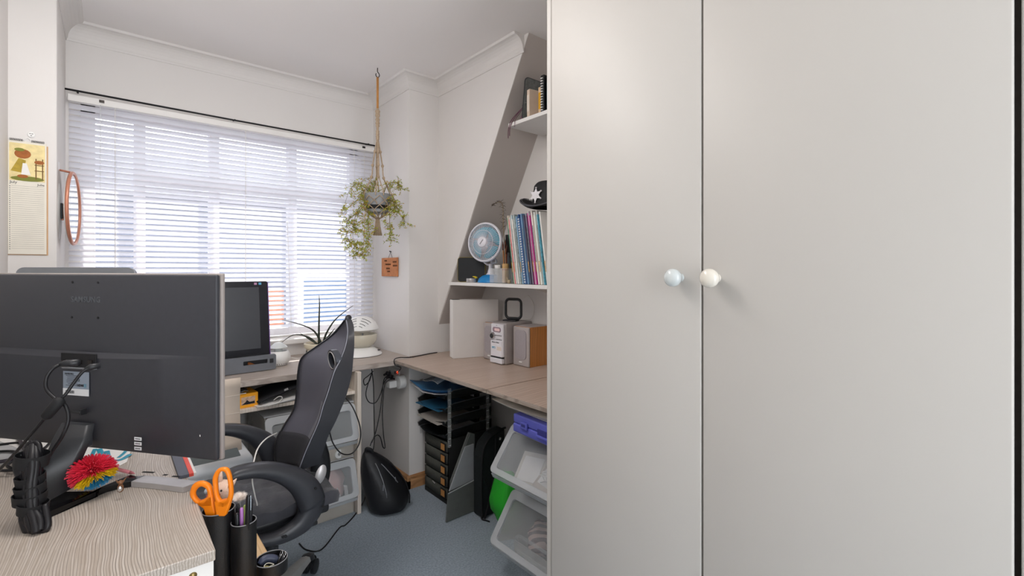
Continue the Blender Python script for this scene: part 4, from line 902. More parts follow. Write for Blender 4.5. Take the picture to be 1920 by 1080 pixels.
# soft toy pen topper and brush behind the scissors
ct = thing('toy_cat_pen', 'pen topped with a pale pink toy cat head behind the orange scissors', 'pen', onT(417, 918, 1.045))
FUR = mat('pink_fur', '#e8c8b4', .9, bump=.8, bscale=300); rtv = rt
part('head', MB().sphere((0, 0, 0), .022, 18, (1, 1, .95)), FUR, ct, smooth=True)
for q0, q1 in (((-.006, 0, .018), (-.002, 0, .044)), ((.018, 0, .008), (.031, 0, .024))):
    f = lambda v: rtv * v[0] + Vector((0, 0, v[2])); part('ear', MB().tube([f(q0), f(((q0[0] + q1[0]) / 2, 0, (q0[2] + q1[2]) / 2)), f(q1)], [.010, .007, .0015], 10, flat=.6), FUR, ct, smooth=True)
part('nose', MB().sphere(-fw * .021 + rtv * .004 + Vector((0, 0, -.002)), .0045, 10), mat('toy_red', '#c8242a', .4), ct, smooth=True)
for x in (-.006, .010): part('eye', MB().sphere(-fw * .0205 + rtv * x + Vector((0, 0, .007)), .0022, 8), BLK, ct, smooth=True)
part('collar_bell', MB().sphere(-fw * .020 + rtv * -.006 + Vector((0, 0, -.008)), .004, 10), mat('brass', '#8d7a4e'), ct, smooth=True)
part('stem', MB().cyl((0, 0, -.018), Vector((-.002, -.004, -.20 + .05)), .003, seg=8), WPL, ct)
bb = thing('ballpoint_pen', 'pen with a pale blue ball cap seen through the left scissor handle', 'pen', onT(389, 921, 1.02)); part('ball', MB().sphere((0, 0, 0), .0065, 12), mat('pale_blue', '#c3d6e6', .3), bb, smooth=True)
part('barrel', MB().cyl((0, 0, -.004), (.004, .004, -.12), .003, seg=8), mat('pink_pen', '#d9848c'), bb, smooth=True)
fb = thing('fluffy_pen', 'pen with a white fluffy top standing in the middle tube', 'pen', onT(449, 931, 1.03)); b = MB()
for i in range(420):
    z = 1 - 2 * (i + .5) / 420; a = i * 2.4; r_ = math.sqrt(1 - z * z); d = Vector((r_ * math.cos(a), r_ * math.sin(a), z)); s_ = d.orthogonal().normalized() * .0007
    e = Vector((d.x * .016, d.y * .016, d.z * .011)) * random.uniform(.85, 1.15); b.bm.faces.new([b._v(d * .004 + s_), b._v(d * .004 - s_), b._v(e)])
o = part('fluff', b, mat('fluff', '#efe3da', .9), fb); o['kind'] = 'stuff'; part('fluff_core', MB().sphere((0, 0, 0), .008, 10), mat('fluff', '#efe3da'), fb, smooth=True)
part('barrel', MB().cyl((0, 0, -.008), (-.006, -.008, -.14), .0032, seg=10), ACRYL, fb, smooth=True)
for i, (x, y, t, r, c, lb) in enumerate(((466, 928, .985, .0048, '#17171b', 'tallest black pen in the middle tube, right side'), (471, 935, 1.0, .0042, '#232327', 'black pen at the right edge of the middle tube'), (446, 944, 1.01, .003, '#1c1c20', 'thin black pen at the back of the middle tube'), (440, 952, 1.0, .0033, '#101014', 'short black pen left of centre in the middle tube'), (437, 956, 1.005, .003, '#2a2a2e', 'dark grey pen at the left edge of the middle tube'), (444, 962, .985, .0045, '#16181c', 'fat black marker at the front of the middle tube'), (453, 952, .995, .0038, '#b67ac0', 'purple pen in the middle tube'), (459, 947, 1.0, .003, '#9fb35c', 'green pen in the middle tube'))):
    q = onT(x, y, t); pn = thing('pen', lb, 'pen', q); m = mat('pen' + c, c, .3); foot = Vector((.216 + (q.x - .216) * .4, 1.133 + (q.y - 1.133) * .4, .562)) - q
    if i in (0,): part('clip', MB().box((.003, -.005, -.016), (.0015, .0015, .03)), CHROME, pn)
    part('barrel', MB().tube([Vector((0, 0, 0)), foot * .02, foot * .25, foot * .9, foot], [r * .6, r, r, r * .9, r * .3], 10), m, pn, smooth=True)

# ================================================================== UNDER THE WINDOW DESK
def bin_(name, label, loc, rotz, Wd, Hh, Dp, nose, cat='storage box', group=None, lid=True):
    # local: x along width, -y towards the front, hopper front sticking out by nose
    t = thing(name, label, cat, loc, rotz, group)
    z0, zn0, zn1 = 0, Hh * .36, Hh * .44
    # body shell: floor, back, two sides
    b = MB()
    b.span(0, Wd, 0, Dp, 0, .004); b.span(0, Wd, Dp - .004, Dp, .0045, Hh - .006)
    side = [(0, 0, .0), (0, Dp, .0), (0, Dp, Hh - .006), (0, .006, Hh - .006), (0, -nose, zn1), (0, -nose, zn0), (0, 0, zn0 - .03)]
    b.prism(side, (.003, 0, 0)); b.prism([(Wd - .003, y, z) for _, y, z in side], (.003, 0, 0))
    part('body', b, CLEARB, t)
    part('lower_lip', MB().prism([(0.004, 0, .004), (.004, 0, zn0 - .035), (.004, .004, zn0 - .035), (.004, .004, .004)], (Wd - .008, 0, 0)), CLEARB, t)
    # hinged flap: rounded frame + clear window
    p0 = Vector((0, -nose - .003, zn0)); p1 = Vector((0, .004, Hh - .009)); up = p1 - p0; L_ = up.length; up.normalize(); nr = Vector((0, -up.z, up.y)); 
    def fp(a, c, o_=0): return p0 + Vector((a + Wd / 2, 0, 0)) + up * (c + L_ / 2) + nr * o_
    fo = rrect(Wd + .006, L_ + .002, .022, 5); fi = rrect(Wd - .050, L_ - .056, .014, 5, 0, -.006)
    part('flap', MB().frame([fp(a, c) for a, c in fo], [fp(a, c) for a, c in fi], nr * .012), FROST, t, smooth='auto', bev=.002)
    part('flap_window', MB().prism([fp(a, c, .004) for a, c in fi], nr * .002), CLEARW, t)
    if lid: part('lid', MB().prism([(-.003, .006, Hh - .0055), (-.003, Dp, Hh - .0055), (-.003, Dp, Hh), (-.003, .006, Hh + .0)], (Wd + .006, 0, 0)), FROST, t)
    part('nose_lip', MB().box((Wd / 2, -nose + .004, zn0 - .014), (Wd, .006, .020), (.5, 0, 0), .002), FROST, t)
    return t
def junk(parent, spec, D_):
    pass
# two wide flip-front boxes under the window desk
B1 = bin_('storage_box', 'lower clear flip-front box under the window desk, pink fabric inside', (.532, 2.335, .001), 0, .408, .283, .34, .055)
B2 = bin_('storage_box', 'upper clear flip-front box under the window desk, blue and white things inside', (.532, 2.335, .2855), 0, .408, .276, .34, .055)
def cloth_blob(c, r, m, label, cat='fabric', seed=1, name='folded_fabric', sc=(1, .8, .6)):
    rn = random.Random(seed); t = thing(name, label, cat, c); b = MB(); bm2 = bmesh.new(); bmesh.ops.create_icosphere(bm2, subdivisions=3, radius=1)
    ph = [rn.uniform(0, 6) for _ in range(6)]
    for v in bm2.verts:
        p = v.co; k = 1 + .10 * math.sin(5 * p.x + ph[0]) * math.sin(4 * p.y + ph[1]) + .09 * math.sin(7 * p.z + 3 * p.x + ph[2]) + .05 * math.sin(11 * p.y + ph[3])
        v.co = Vector((p.x * r * sc[0] * k, p.y * r * sc[1] * k, max(-.95, p.z) * r * sc[2] * k + r * sc[2] * 1.06))
    mn = min(v.co.z for v in bm2.verts)
    for v in bm2.verts: v.co.z -= mn
    b.merge(bm2); part('fabric', b, m, t, smooth=True)
    part('hem', MB().tube([(r * sc[0] * .8 * math.cos(a), r * sc[1] * .9 * math.sin(a) * 1.0, r * sc[2] * (1.0 + .25 * math.sin(3 * a))) for a in [PI + PI * q / 12 for q in range(13)]], .0025, 6), m, t, smooth=True)
    return t
cloth_blob((.65, 2.48, .006), .095, mat('fab_white', '#dcd6d2', .9), 'cream fabric at the left in the lower box under the window desk', seed=2)
cloth_blob((.838, 2.43, .006), .095, mat('fab_pink', '#e3b7b0', .9, var=.1), 'crumpled pink fabric in the lower box under the window desk', seed=3, sc=(.9, .8, 1.1))
cloth_blob((.76, 2.60, .006), .08, mat('fab_beige', '#c9b49c', .9), 'beige fabric at the back of the lower box under the window desk', seed=4, sc=(1, .7, .9))
rbn = thing('ribbon_roll', 'white ribbon loop behind the pink fabric in the lower box', 'ribbon', (.895, 2.36, .007)); part('loop', MB().tube(smoothpath([(-.03, 0, .13), (-.01, -.01, .06), (.01, 0, .01), (.022, .01, .07), (.012, 0, .13)], 5), .010, 8, flat=.15), WPL, rbn, smooth=True); part('core', MB().sphere((.01, .012, .02), .010, 8), WPL, rbn)
bx = thing('blue_packet', 'pale blue packet inside the upper box under the window desk', 'packet', (.745, 2.37, .2905)); part('pack', MB().box((0, 0, .06), (.08, .03, .12), (0, .1, 0), .006), mat('packet_blue', '#8fb6d6', .5, var=.2, scale=60), bx); part('flap', MB().box((-.004, -.016, .085), (.06, .002, .05), (0, .1, 0)), mat('packet_blue2', '#b9d2e6', .5), bx)
rl = thing('tape_roll', 'white tape roll with dark centre in the upper box', 'tape', (.865, 2.345, .2905)); part('roll', MB().lathe([(.009, -.012), (.022, -.012), (.022, .012), (.009, .012)], (0, 0, .0225), 24, Euler((PI / 2, 0, .2)).to_matrix()), WPL, rl, smooth='auto'); part('core', MB().lathe([(0, -.010), (.0088, -.010), (.0088, .010), (0, .010)], (0, 0, .0225), 16, Euler((PI / 2, 0, .2)).to_matrix()), GREY, rl)
cloth_blob((.66, 2.50, .2905), .09, mat('fab_white', '#dcd6d2'), 'white wrapped bundle in the upper box under the window desk', seed=5, name='wrapped_bundle')
tn = thing('wooden_tray', 'tan wooden offcut tray between the two boxes under the window desk', 'tray', (.80, 2.39, .2905)); part('tray_base', MB().box((0, .02, .004), (.20, .10, .006)), mat('tan_board', '#c39a6c', .6), tn); part('tray_side', MB().box((0, -.03, .012), (.20, .004, .02)), mat('tan_board', '#c39a6c'), tn)
# shelf contents
SZ = .6145
ob = thing('cardboard_box', 'orange cardboard box with a small photo print on the desk shelf', 'box', (.415, 2.41, SZ), math.radians(4))
ORC = mat('carton_orange', '#f5a71c', .55, var=.03)
part('carton', MB().span(-.09, .09, -.06, .06, 0, .062, .001), ORC, ob); ph = part('photo_print', MB().span(.022, .078, -.0612, -.0602, .014, .048), mat('print_sky', '#c9a98f', .5, var=.3, scale=80), ob)
part('printed_shape', MB().prism([(.024, -.0615, .015), (.076, -.0615, .015), (.076, -.0615, .026), (.055, -.0615, .024), (.045, -.0615, .034), (.038, -.0615, .025)], (0, -.0003, 0)), BLK2, ph)
pbg = thing('plastic_wrapper', 'clear crumpled plastic wrapper on the orange box', 'wrapper', (.395, 2.40, SZ + .0625)); rows = [[(-.06 + i * .015, -.05 + j * .015, .004 + .012 * abs(math.sin(i * 1.3 + j * .8))) for i in range(10)] for j in range(7)]
part('film', MB().grid(rows), mat('film_grey', '#77756f', .25, var=.4, scale=40), pbg, smooth=True, solid=.0008); part('seal', MB().box((0, -.052, .004), (.13, .004, .002)), WPL, pbg)
cp = thing('document_pouch', 'black fabric pouch with white papers sticking out beneath', 'pouch', (.625, 2.44, SZ), math.radians(6)); b = MB(); rows = []
for i in range(15):
    t = i / 14; x = -.13 + .30 * t; r = []
    for j in range(9): u = j / 8; r.append((x, -.10 + .20 * u, .016 + .062 * math.sin(min(1, t * 1.25) * PI * .62) * (.65 + .35 * math.sin(u * PI)) + .003 * math.sin(14 * t + 5 * u)))
    rows.append(r)
b.grid(rows); part('cover', b, mat('pouch_black', '#131418', .8, bump=.3), cp, smooth=True, solid=.006)
for k in range(4): part('paper', MB().box((-.01 + .01 * k, -.02 - .004 * k, .003 + .0035 * k), (.26, .17, .0022), (0, -.02 * k, .03 * k)), WPL, cp)
part('usb_plug', MB().box((-.015, -.104, .058), (.018, .006, .009), (0, -.2, 0), .001), SILV, cp, 'silver plug'); part('strap_loop', MB().tube(smoothpath([(-.07, -.105, .02), (-.05, -.112, .034), (-.035, -.112, .026), (-.05, -.112, .008), (-.065, -.112, -.0005)], 5), .004, 6, flat=.5), mat('strap_white', '#d9d6d0', .6), cp, smooth=True)
cl = lead('black_lead', [onY(x, y, Y) for x, y, Y in ((648, 746, 2.30), (662, 765, 2.24), (675, 800, 2.22), (674, 830, 2.22), (660, 850, 2.22), (640, 850, 2.20), (624, 830, 2.20), (617, 805, 2.20))], .003, CABLE, 'black lead looping in front of the clear boxes under the window desk', 'cable')

# ================================================================== BACKPACK, SOCKETS, LEADS
bp_ = thing('backpack', 'small black backpack slumped against the pillar on the carpet', 'backpack', (1.09, 2.25, 0))
LTH = mat('black_nylon', '#16161a', .5, var=.2, scale=20, bump=.6, bscale=40)
sec = [(.0, .0, .085, .075, .0), (.0, .0, .105, .09, .02), (-.005, .0, .112, .092, .06), (-.015, .01, .110, .085, .12), (-.035, .02, .098, .072, .18), (-.058, .03, .078, .055, .235), (-.080, .035, .052, .040, .275), (-.095, .04, .026, .022, .305), (-.10, .04, .004, .004, .312)]
b = MB(); R = []
for cx, cy, rx, ry, z in sec:
    R.append(b.ring([(cx + rx * math.cos(a) * (1 + .04 * math.sin(3 * a + z * 30)), cy + ry * math.sin(a) * (1 + .05 * math.sin(4 * a + z * 22)), z + .0) for a in [2 * PI * k / 28 for k in range(28)]]))
for u, v in zip(R, R[1:]): b.bridge(u, v)
b.cap(R[0]); b.cap(R[-1]); part('bag_body', b, LTH, bp_, smooth=True, sub=1)
def onbag(a, z, k=1.03):
    for s0_, s1_ in zip(sec, sec[1:]):
        if s0_[4] <= z <= s1_[4]: f = (z - s0_[4]) / (s1_[4] - s0_[4]); c = [p + (q - p) * f for p, q in zip(s0_, s1_)]; return Vector((c[0] + c[2] * k * math.cos(a), c[1] + c[3] * k * math.sin(a), z))
ZIP = mat('zip_grey', '#8e8f94', .35, metal=.6)
part('zip', MB().tube([onbag(-1.9 + .02 * k, .10 + .16 * k / 10, 1.05) for k in range(11)], .0022, 6), ZIP, bp_, smooth=True); part('zip', MB().tube([onbag(-1.15 - .02 * k, .15 + .10 * k / 10, 1.05) for k in range(11)], .0022, 6), ZIP, bp_, smooth=True)
part('zip_puller', MB().box(onbag(-1.9, .15, 1.10), (.006, .003, .03), (0, .1, 0), .001), ZIP, bp_); part('zip_puller', MB().box(onbag(-1.2, .17, 1.10), (.006, .003, .022), (0, -.3, 0), .001), ZIP, bp_)
part('front_pocket_seam', MB().tube([onbag(-.55, z_, 1.02) for z_ in (.02, .06, .12, .18, .235)], .003, 6), BLK2, bp_, smooth=True)
part('grab_handle', MB().tube(smoothpath([(-.075, .03, .285), (-.085, .02, .315), (-.105, .03, .325), (-.105, .045, .30)], 4), .005, 8, flat=1.8), BLK2, bp_, smooth=True)
# double socket, round adapter, plugs
so = thing('wall_socket', 'white multi-way wall socket with a red light just under the desk corner', 'socket', (XP - .0005, 2.56, .60)); b = MB()
part('plate', MB().span(-.008, 0, -.06, .075, -.045, .045, .004), WPL, so); part('indicator', MB().lathe([(0, .004), (.005, .003), (.006, 0)], (-.008, -.045, .030), 14, Euler((0, -PI / 2, 0)).to_matrix()), mat('red_light', '#ff4a2a', .3, emit=3), so, 'glowing red light')
for y, z in ((.045, .02), (-.02, .025), (.02, -.02)): part('switch', MB().span(-.013, -.0082, y - .010, y + .010, z - .008, z + .008, .002), GREY, so)
ad = thing('round_adapter', 'round ribbed white travel adapter plugged in beside the red light', 'adapter', (1.272, 2.44, .592)); M = Euler((0, -PI / 2, 0)).to_matrix()
part('drum', MB().lathe([(0, 0), (.036, 0), (.036, .005)] + [(.036 + .0012 * (i % 2), .005 + i * .003) for i in range(10)] + [(.035, .037), (0, .038)], (0, 0, 0), 32, M), WPL, ad, smooth='auto')
pg_ = thing('white_plug', 'square white plug pushed into the round adapter', 'plug', (1.205, 2.455, .585)); part('block', MB().box((0, 0, 0), (.046, .045, .038), None, .005), WPL, pg_, smooth='auto'); part('collar', MB().cyl((0, .022, 0), (0, .04, -.006), .010, .007, 12), BLK, pg_, smooth=True)
for i, (y, z) in enumerate(((2.60, .612), (2.565, .600), (2.535, .585))):
    q = thing('black_plug', ('black plug furthest left in the wall socket', 'middle black plug in the wall socket', 'black plug nearest the red light')[i], 'plug', (1.266, y, z)); part('block', MB().box((-.012, 0, 0), (.024, .026, .024), (0, .3, 0), .005), BLK, q, smooth='auto'); part('collar', MB().cyl((-.022, 0, 0), (-.040, 0, -.006), .008, .005, 10), BLK, q, smooth=True)
wl = [([(700, 696, 2.52), (690, 705, 2.50), (682, 712, 2.46), (684, 722, 2.44), (692, 715, 2.46), (697, 700, 2.52), (690, 720, 2.50), (686, 740, 2.48), (692, 754, 2.46), (704, 755, 2.46), (713, 740, 2.48), (720, 718, 2.50), (728, 706, 2.50)], 'black lead making the wide low loop under the wall socket'),
      ([(697, 692, 2.50), (700, 720, 2.46), (701, 760, 2.42), (702, 800, 2.38), (702, 825, 2.34), (700, 843, 2.31)], 'black lead hanging straight down from the socket to the backpack'),
      ([(735, 710, 2.48), (722, 720, 2.46), (718, 750, 2.44), (717, 780, 2.42), (719, 815, 2.38), (722, 838, 2.36), (718, 838, 2.36), (713, 820, 2.35), (706, 816, 2.34), (698, 826, 2.32), (694, 836, 2.31)], 'black lead ending in a narrow loop above the backpack'),
      ([(730, 703, 2.5), (720, 712, 2.47), (716, 745, 2.42), (712, 775, 2.39), (705, 808, 2.36), (697, 830, 2.32)], 'black lead slanting down behind the narrow loop above the backpack')]
for pts, lb in wl: lead('socket_lead', [onT(x, y, t + .12) for x, y, t in pts], .0026, CABLE, lb, 'cable')
lead('desk_lead', [Vector((1.262, 2.50, .63)), Vector((1.235, 2.40, .68)), Vector((1.165, 2.33, .715)), Vector((1.155, 2.318, .748)), Vector((1.19, 2.33, .752)), Vector((1.24, 2.345, .7445)), Vector((1.28, 2.345, .7435)), Vector((1.40, 2.372, .7435)), Vector((1.455, 2.378, .7435))], .0026, CABLE, 'black lead rising over the desk corner and along the wall', 'cable')
lead('floor_lead', [onZ(x, y, .004) for x, y in ((688, 905), (684, 935), (668, 962), (648, 984), (636, 990), (603, 1030), (575, 1031), (561, 1019))], .003, CABLE, 'black lead snaking over the carpet beside the chair', 'cable')

# ================================================================== SIDE DESK: FILE BOX, STEREO
LB = thing('file_box', 'tall white cardboard file box at the back corner of the side desk', 'file box', (1.447, 2.228, DZ), math.radians(-18))
b = MB(); b.span(0, .262, -.066, 0, 0, .318, .001); part('box_shell', b, mat('carton_white', '#e4e0dd', .6, var=.01), LB)
part('spine', MB().span(-.0025, -.0002, -.064, -.002, .002, .3165, .001), WHITE, LB); part('lid_flap', MB().span(.001, .24, -.064, -.002, .3185, .3195), mat('carton_white', '#e4e0dd'), LB); part('dark_gap', MB().span(.003, .045, -.045, -.006, .3197, .3203), BLK2, LB)
SPF = mat('speaker_silver', '#b4acaa', .5, var=.02); GRL = mat('grille_cloth', '#aaa3a6', .8, var=.05, scale=200, bump=.4, bscale=900)
def speaker(label, loc, rz, Wd, Dp, Hh, group='stereo speakers'):
    t = thing('speaker', label, 'speaker', loc, rz, group)   # local: front faces -x, y to the left along the front
    part('cabinet', MB().span(.012, Dp, -Wd, 0, 0, Hh, .0015), SPKW, t)
    part('front_frame', MB().span(0, .0118, -Wd, 0, .001, Hh - .001, .005, 3), SPF, t, smooth='auto')
    part('grille', MB().prism([(-.0035, -Wd / 2 + a, Hh * .55 + c) for a, c in rrect(Wd * .72, Hh * .74, .022)], (.003, 0, 0)), GRL, t, smooth='auto')
    part('top_trim', MB().span(.0121, Dp - .001, -Wd + .001, -.001, Hh + .0002, Hh + .0015), SPF, t)
    part('badge', MB().box((-.002, -Wd / 2, .022), (.002, .022, .006)), WPL, t); return t
s1 = speaker('stereo speaker at the far side, partly behind the silver player', (1.560, 2.070, DZ), 0, .106, .155, .198)
s2 = speaker('stereo speaker nearest the wardrobe with cherry-wood side', (1.574, 1.836, DZ), 0, .118, .145, .198)
hf = thing('stereo_player', 'silver micro stereo player between the two speakers', 'stereo', (1.520, 1.956, DZ), math.radians(1))
HW = .108
HS = mat('stereo_body', '#a9a2a0', .35, metal=.3); HFW = mat('stereo_face', '#e3e1e6', .3, var=.01)
part('case', MB().span(.012, .20, -HW - .002, .0, 0, .212, .008, 3), HS, hf, smooth='auto')
part('front_panel', MB().span(0, .0117, -HW + .006, -.006, .040, .205, .002), HFW, hf)
part('disc_flap', MB().span(-.003, .0117, -HW + .012, -.006, .038, .118, .002), mat('stereo_flap', '#eceaf0', .25), hf); part('tray_slot', MB().span(-.006, .0117, -HW + .008, -.003, .004, .030, .003), HFW, hf); part('dark_slot', MB().span(-.001, .011, -HW + .010, -.006, .0305, .0365), BLK, hf)
ds = part('display', MB().prism([(-.0012, -.052 + a, .176 + c) for a, c in rrect(.066, .026, .012)], (.001, 0, 0)), mat('display_mauve', '#a08a94', .2), hf)
part('display_glow', MB().prism([(-.002, -.056 + a, .176 + c) for a, c in rrect(.042, .014, .006)], (.0006, 0, 0)), mat('display_pink', '#f0cfd0', .3), ds)
M = Euler((0, -PI / 2, 0)).to_matrix(); part('volume_knob', MB().lathe([(.019, 0), (.019, .008), (.0165, .012), (0, .012)], (0, -.022, .143), 28, M), CHROME, hf, smooth='auto'); part('knob_dial', MB().lathe([(0, .0145), (.011, .0145), (.0135, .012)], (0, -.024, .143), 20, M), BLK, hf)
for i in range(5): part('button', MB().box((-.001, -.045 - i * .0105, .147), (.002, .005, .004), (.4, 0, 0)), BLK, hf)
for i in range(4): part('button', MB().box((-.001, -.055 - i * .011, .126), (.002, .006, .003)), BLK, hf)
text('MICRO STEREO', .0085, (-.0032, -.045, .110), (PI / 2, 0, -PI / 2), INK, hf, bold=.0003, depth=.0002)
text('MP3', .016, (-.0032, -.030, .082), (PI / 2, 0, -PI / 2), mat('print_cyan', '#6ab0cf', .4), hf, depth=.0002, bold=.0004)
for i in range(4): part('printed_line', MB().box((-.0033, -.074, .088 - i * .005), (.0004, .036, .0015)), mat('print_gold', '#d5b268', .5), hf)
text('CD', .007, (-.0012, -.052, .198), (PI / 2, 0, -PI / 2), GREY, hf, depth=.0002)
an = thing('loop_antenna', 'black square loop antenna standing on top of the silver player', 'antenna', (1.635, 1.905, DZ + .2125), math.radians(-68))
part('loop', MB().tube([(a, 0, .065 + c) for a, c in rrect(.092, .102, .022)], .0058, 8, closed=True, flat=1.3), BLK, an, smooth=True); part('foot', MB().span(-.055, .025, -.02, .02, 0, .007, .002), BLK, an)
lead('antenna_lead', [(1.700, 1.93, .955), (1.715, 1.86, .962), (1.722, 1.84, 1.0), (1.722, 1.845, 1.05), (1.722, 1.885, 1.085), (1.722, 1.92, 1.075)], .0022, WCABLE, 'thin grey lead looping on the wall behind the loop antenna', 'cable')

# ================================================================== LOWER SHELF
LZ = 1.1575
MC = [('#2e7a52', .005, 'thin green folder'), ('#e9dccb', .005, 'cream booklet with worn spine'), ('#d9545c', .008, 'coral red patterned binder'), ('#e8e4df', .006, 'off-white magazine beside the red binder'), ('#c9d9de', .008, 'pale aqua magazine'), ('#eceae4', .008, 'plain white thick magazine'), ('#d5d8d2', .006, 'pale grey magazine'), ('#a9b4b2', .010, 'grey checked magazine'), ('#dfe6ea', .006, 'ice-white magazine'), ('#8fb4d4', .007, 'sky blue magazine'), ('#3f5f95', .007, 'navy blue magazine'), ('#5f7fae', .011, 'blue spiral-bound book with white coils'), ('#9cc0dd', .008, 'light blue magazine'), ('#6f93b8', .009, 'steel blue magazine'), ('#e0e6ee', .005, 'white magazine between blue ones'), ('#4d4a60', .010, 'dark slate-violet magazine'), ('#a9a4b5', .007, 'lavender grey magazine'), ('#6b5a70', .007, 'dull plum magazine'), ('#b52c7f', .007, 'bright magenta magazine'), ('#efe6ee', .004, 'thin white magazine between magenta ones'), ('#c23a8c', .008, 'pink-magenta magazine'), ('#8c2466', .005, 'dark magenta magazine'), ('#e9e1d9', .010, 'thick cream magazine'), ('#d8ccbc', .008, 'tan-white magazine'), ('#e6ebe4', .009, 'white magazine with green tinge'), ('#d9d7d2', .009, 'grey-white magazine'), ('#4f9bb0', .009, 'teal patterned magazine near the wardrobe'), ('#ece9e4', .010, 'white magazine touching the wardrobe side')]
y = 1.722; lean = math.radians(-9.0)
for i, (c, th, lb) in enumerate(MC):
    hgt = .325 + .012 * math.sin(i * 2.1) + (.008 if i > 16 else 0); x0 = 1.478 + .004 * math.sin(i * 3.3)
    t = thing('magazine', lb + ' in the leaning row on the lower shelf', 'magazine', (x0, y, LZ + .0005), 0, 'magazines leaning on the lower shelf'); t.rotation_euler = (lean, 0, 0)
    patt = i in (2, 7, 26)
    m = mat('mag%02d' % i, c, .35, var=.35 if patt else .05, scale=90 if patt else 20)
    part('cover', MB().span(0, .205, -th + .0006, -.0006, 0, hgt, .0008), m, t); part('page_block', MB().span(.004, .2045, -th + .0012, -.0012, hgt, hgt + .0006), WHITE, t)
    if i == 11:
        for k in range(26): part('coil', MB().box((-.0016, -th / 2, .01 + k * .012), (.003, th * .75, .005)), WPL, t)
    elif i % 3 == 1: part('spine_print', MB().box((-.0006, -th / 2, hgt * .55), (.0008, th * .45, hgt * .5)), mat('spine_ink', '#8a8f92', .6, var=.4, scale=160), t)
    elif i % 3 == 0: part('spine_print', MB().box((-.0006, -th / 2, hgt * .25), (.0008, th * .4, .05)), mat('spine_ink2', '#d3a04e' if i < 9 else '#5b4c66', .6, var=.4, scale=160), t)
    y -= th / math.cos(lean) + .0007
# hat on the magazines
hat = thing('cowboy_hat', 'black cowboy hat with white sheriff star resting on the magazines', 'hat', (1.565, 1.565, 1.503), math.radians(10))
HB = mat('hat_black', '#1b1b1d', .7, bump=.2)
rows = []
for i in range(7):
    f = i / 6; r = []
    for k in range(41):
        a = 2 * PI * k / 40; rx, ry = .075 + .060 * f, .085 + .075 * f; cu = (abs(math.sin(a)) ** 2) * f * f * .050 + (abs(math.cos(a)) ** 3) * -.004 * f
        r.append((rx * math.cos(a) * (1 - .16 * f * abs(math.cos(a))), ry * math.sin(a) * (1 - .10 * f * f * abs(math.sin(a))), .014 + cu))
    rows.append(r)
b = MB(); b.grid(rows); part('brim', b, HB, hat, smooth=True, solid=.004)
part('brim_edge', MB().tube([v for v in rows[-1][:-1]], .0032, 6, closed=True), mat('hat_edge', '#4b4b50', .5), hat, smooth=True); part('brim_edge', MB().tube([(x * .93, y_ * .94, z + .003) for x, y_, z in rows[-1][:-1]], .0018, 5, closed=True), mat('hat_edge', '#4b4b50'), hat, smooth=True)
b = MB(); R = []
for sx_, sy_, z in ((.078, .088, .012), (.074, .084, .04), (.068, .080, .08), (.062, .076, .108), (.050, .066, .120), (.022, .045, .112), (.004, .02, .102)):
    R.append(b.ring([(sx_ * math.cos(a), sy_ * math.sin(a), z + (.012 * abs(math.cos(a)) if z > .1 else 0)) for a in [2 * PI * k / 32 for k in range(32)]]))
for u, v in zip(R, R[1:]): b.bridge(u, v)
b.cap(R[-1]); part('crown', b, HB, hat, smooth=True)
def starp(k): a = PI / 2 + k * PI / 6; r = .034 if k % 2 == 0 else .0175; return (r * math.cos(a), r * math.sin(a))
sa = math.radians(38); sd = Vector((-math.cos(sa * .3), .05, 0)); stc = Vector((-.0775, .022, .064))
Ms = Matrix.Rotation(math.radians(-90), 3, 'Z') @ Matrix.Rotation(math.radians(84), 3, 'X')
b = MB(); b.prism([stc + Ms @ Vector((a, c, 0)) for a, c in [starp(k) for k in range(12)]], Ms @ Vector((0, 0, .002)))
for k in range(0, 12, 2): a, c = starp(k); b.sphere(stc + Ms @ Vector((a, c, .001)), .0042, 8)
part('star', b, mat('star_white', '#e6e2e6', .4), hat, 'white six-pointed star')

# desk fan
DY = 2.0; fo_ = thing('desk_fan', 'small blue and white desk fan on the lower shelf', 'fan', (1.545, 1.985, LZ))
BLU = mat('fan_blue', '#1f86c8', .3, var=.03); FW = mat('fan_white', '#e6e4ec', .3); BLD = clearmat('fan_blade', '#5cc3dc', .8, .2)
part('base', MB().lathe([(0, 0), (.068, 0), (.070, .004), (.062, .022), (.045, .036), (.022, .043), (0, .045)], seg=36, sy=1.05), BLU, fo_, smooth='auto')
part('base_cap', MB().lathe([(.024, .040), (.026, .044), (.018, .052), (.012, .075), (.011, .10)], seg=24), FW, fo_, smooth='auto')
part('bracket', MB().tube(smoothpath([(0, 0, .09), (.006, -.01, .102), (.012, -.03, .105), (0, -.045, .12), (-.03, -.05, .135)], 4), .0045, 8).tube(smoothpath([(0, 0, .09), (-.01, .03, .10), (-.02, .05, .12)], 4), .0045, 8), FW, fo_, smooth=True)
part('motor', MB().tube([(.045, .018, .212), (.03, .012, .212), (-.005, -.002, .21)], [.018, .030, .032], 20), FW, fo_, smooth=True); part('neck', MB().cyl((.01, 0, .10), (.015, .004, .19), .010, .012, 12), FW, fo_, smooth=True)
fdir = Vector((-.94, -.34, .03)).normalized(); fc = Vector((-.050, -.012, .212)); Mf = fdir.to_track_quat('Z', 'Y').to_matrix(); RF = .100
def fp_(r, a, h): return fc + Mf @ Vector((r * math.cos(a), r * math.sin(a), h))
part('guard_rim', MB().tube([fp_(RF, 2 * PI * k / 48, 0) for k in range(48)], .0048, 8, closed=True, flat=1.8), FW, fo_, smooth=True)
for r, h in ((.062, .020),): part('guard_ring', MB().tube([fp_(r, 2 * PI * k / 40, h) for k in range(40)], .0012, 5, closed=True), FW, fo_)
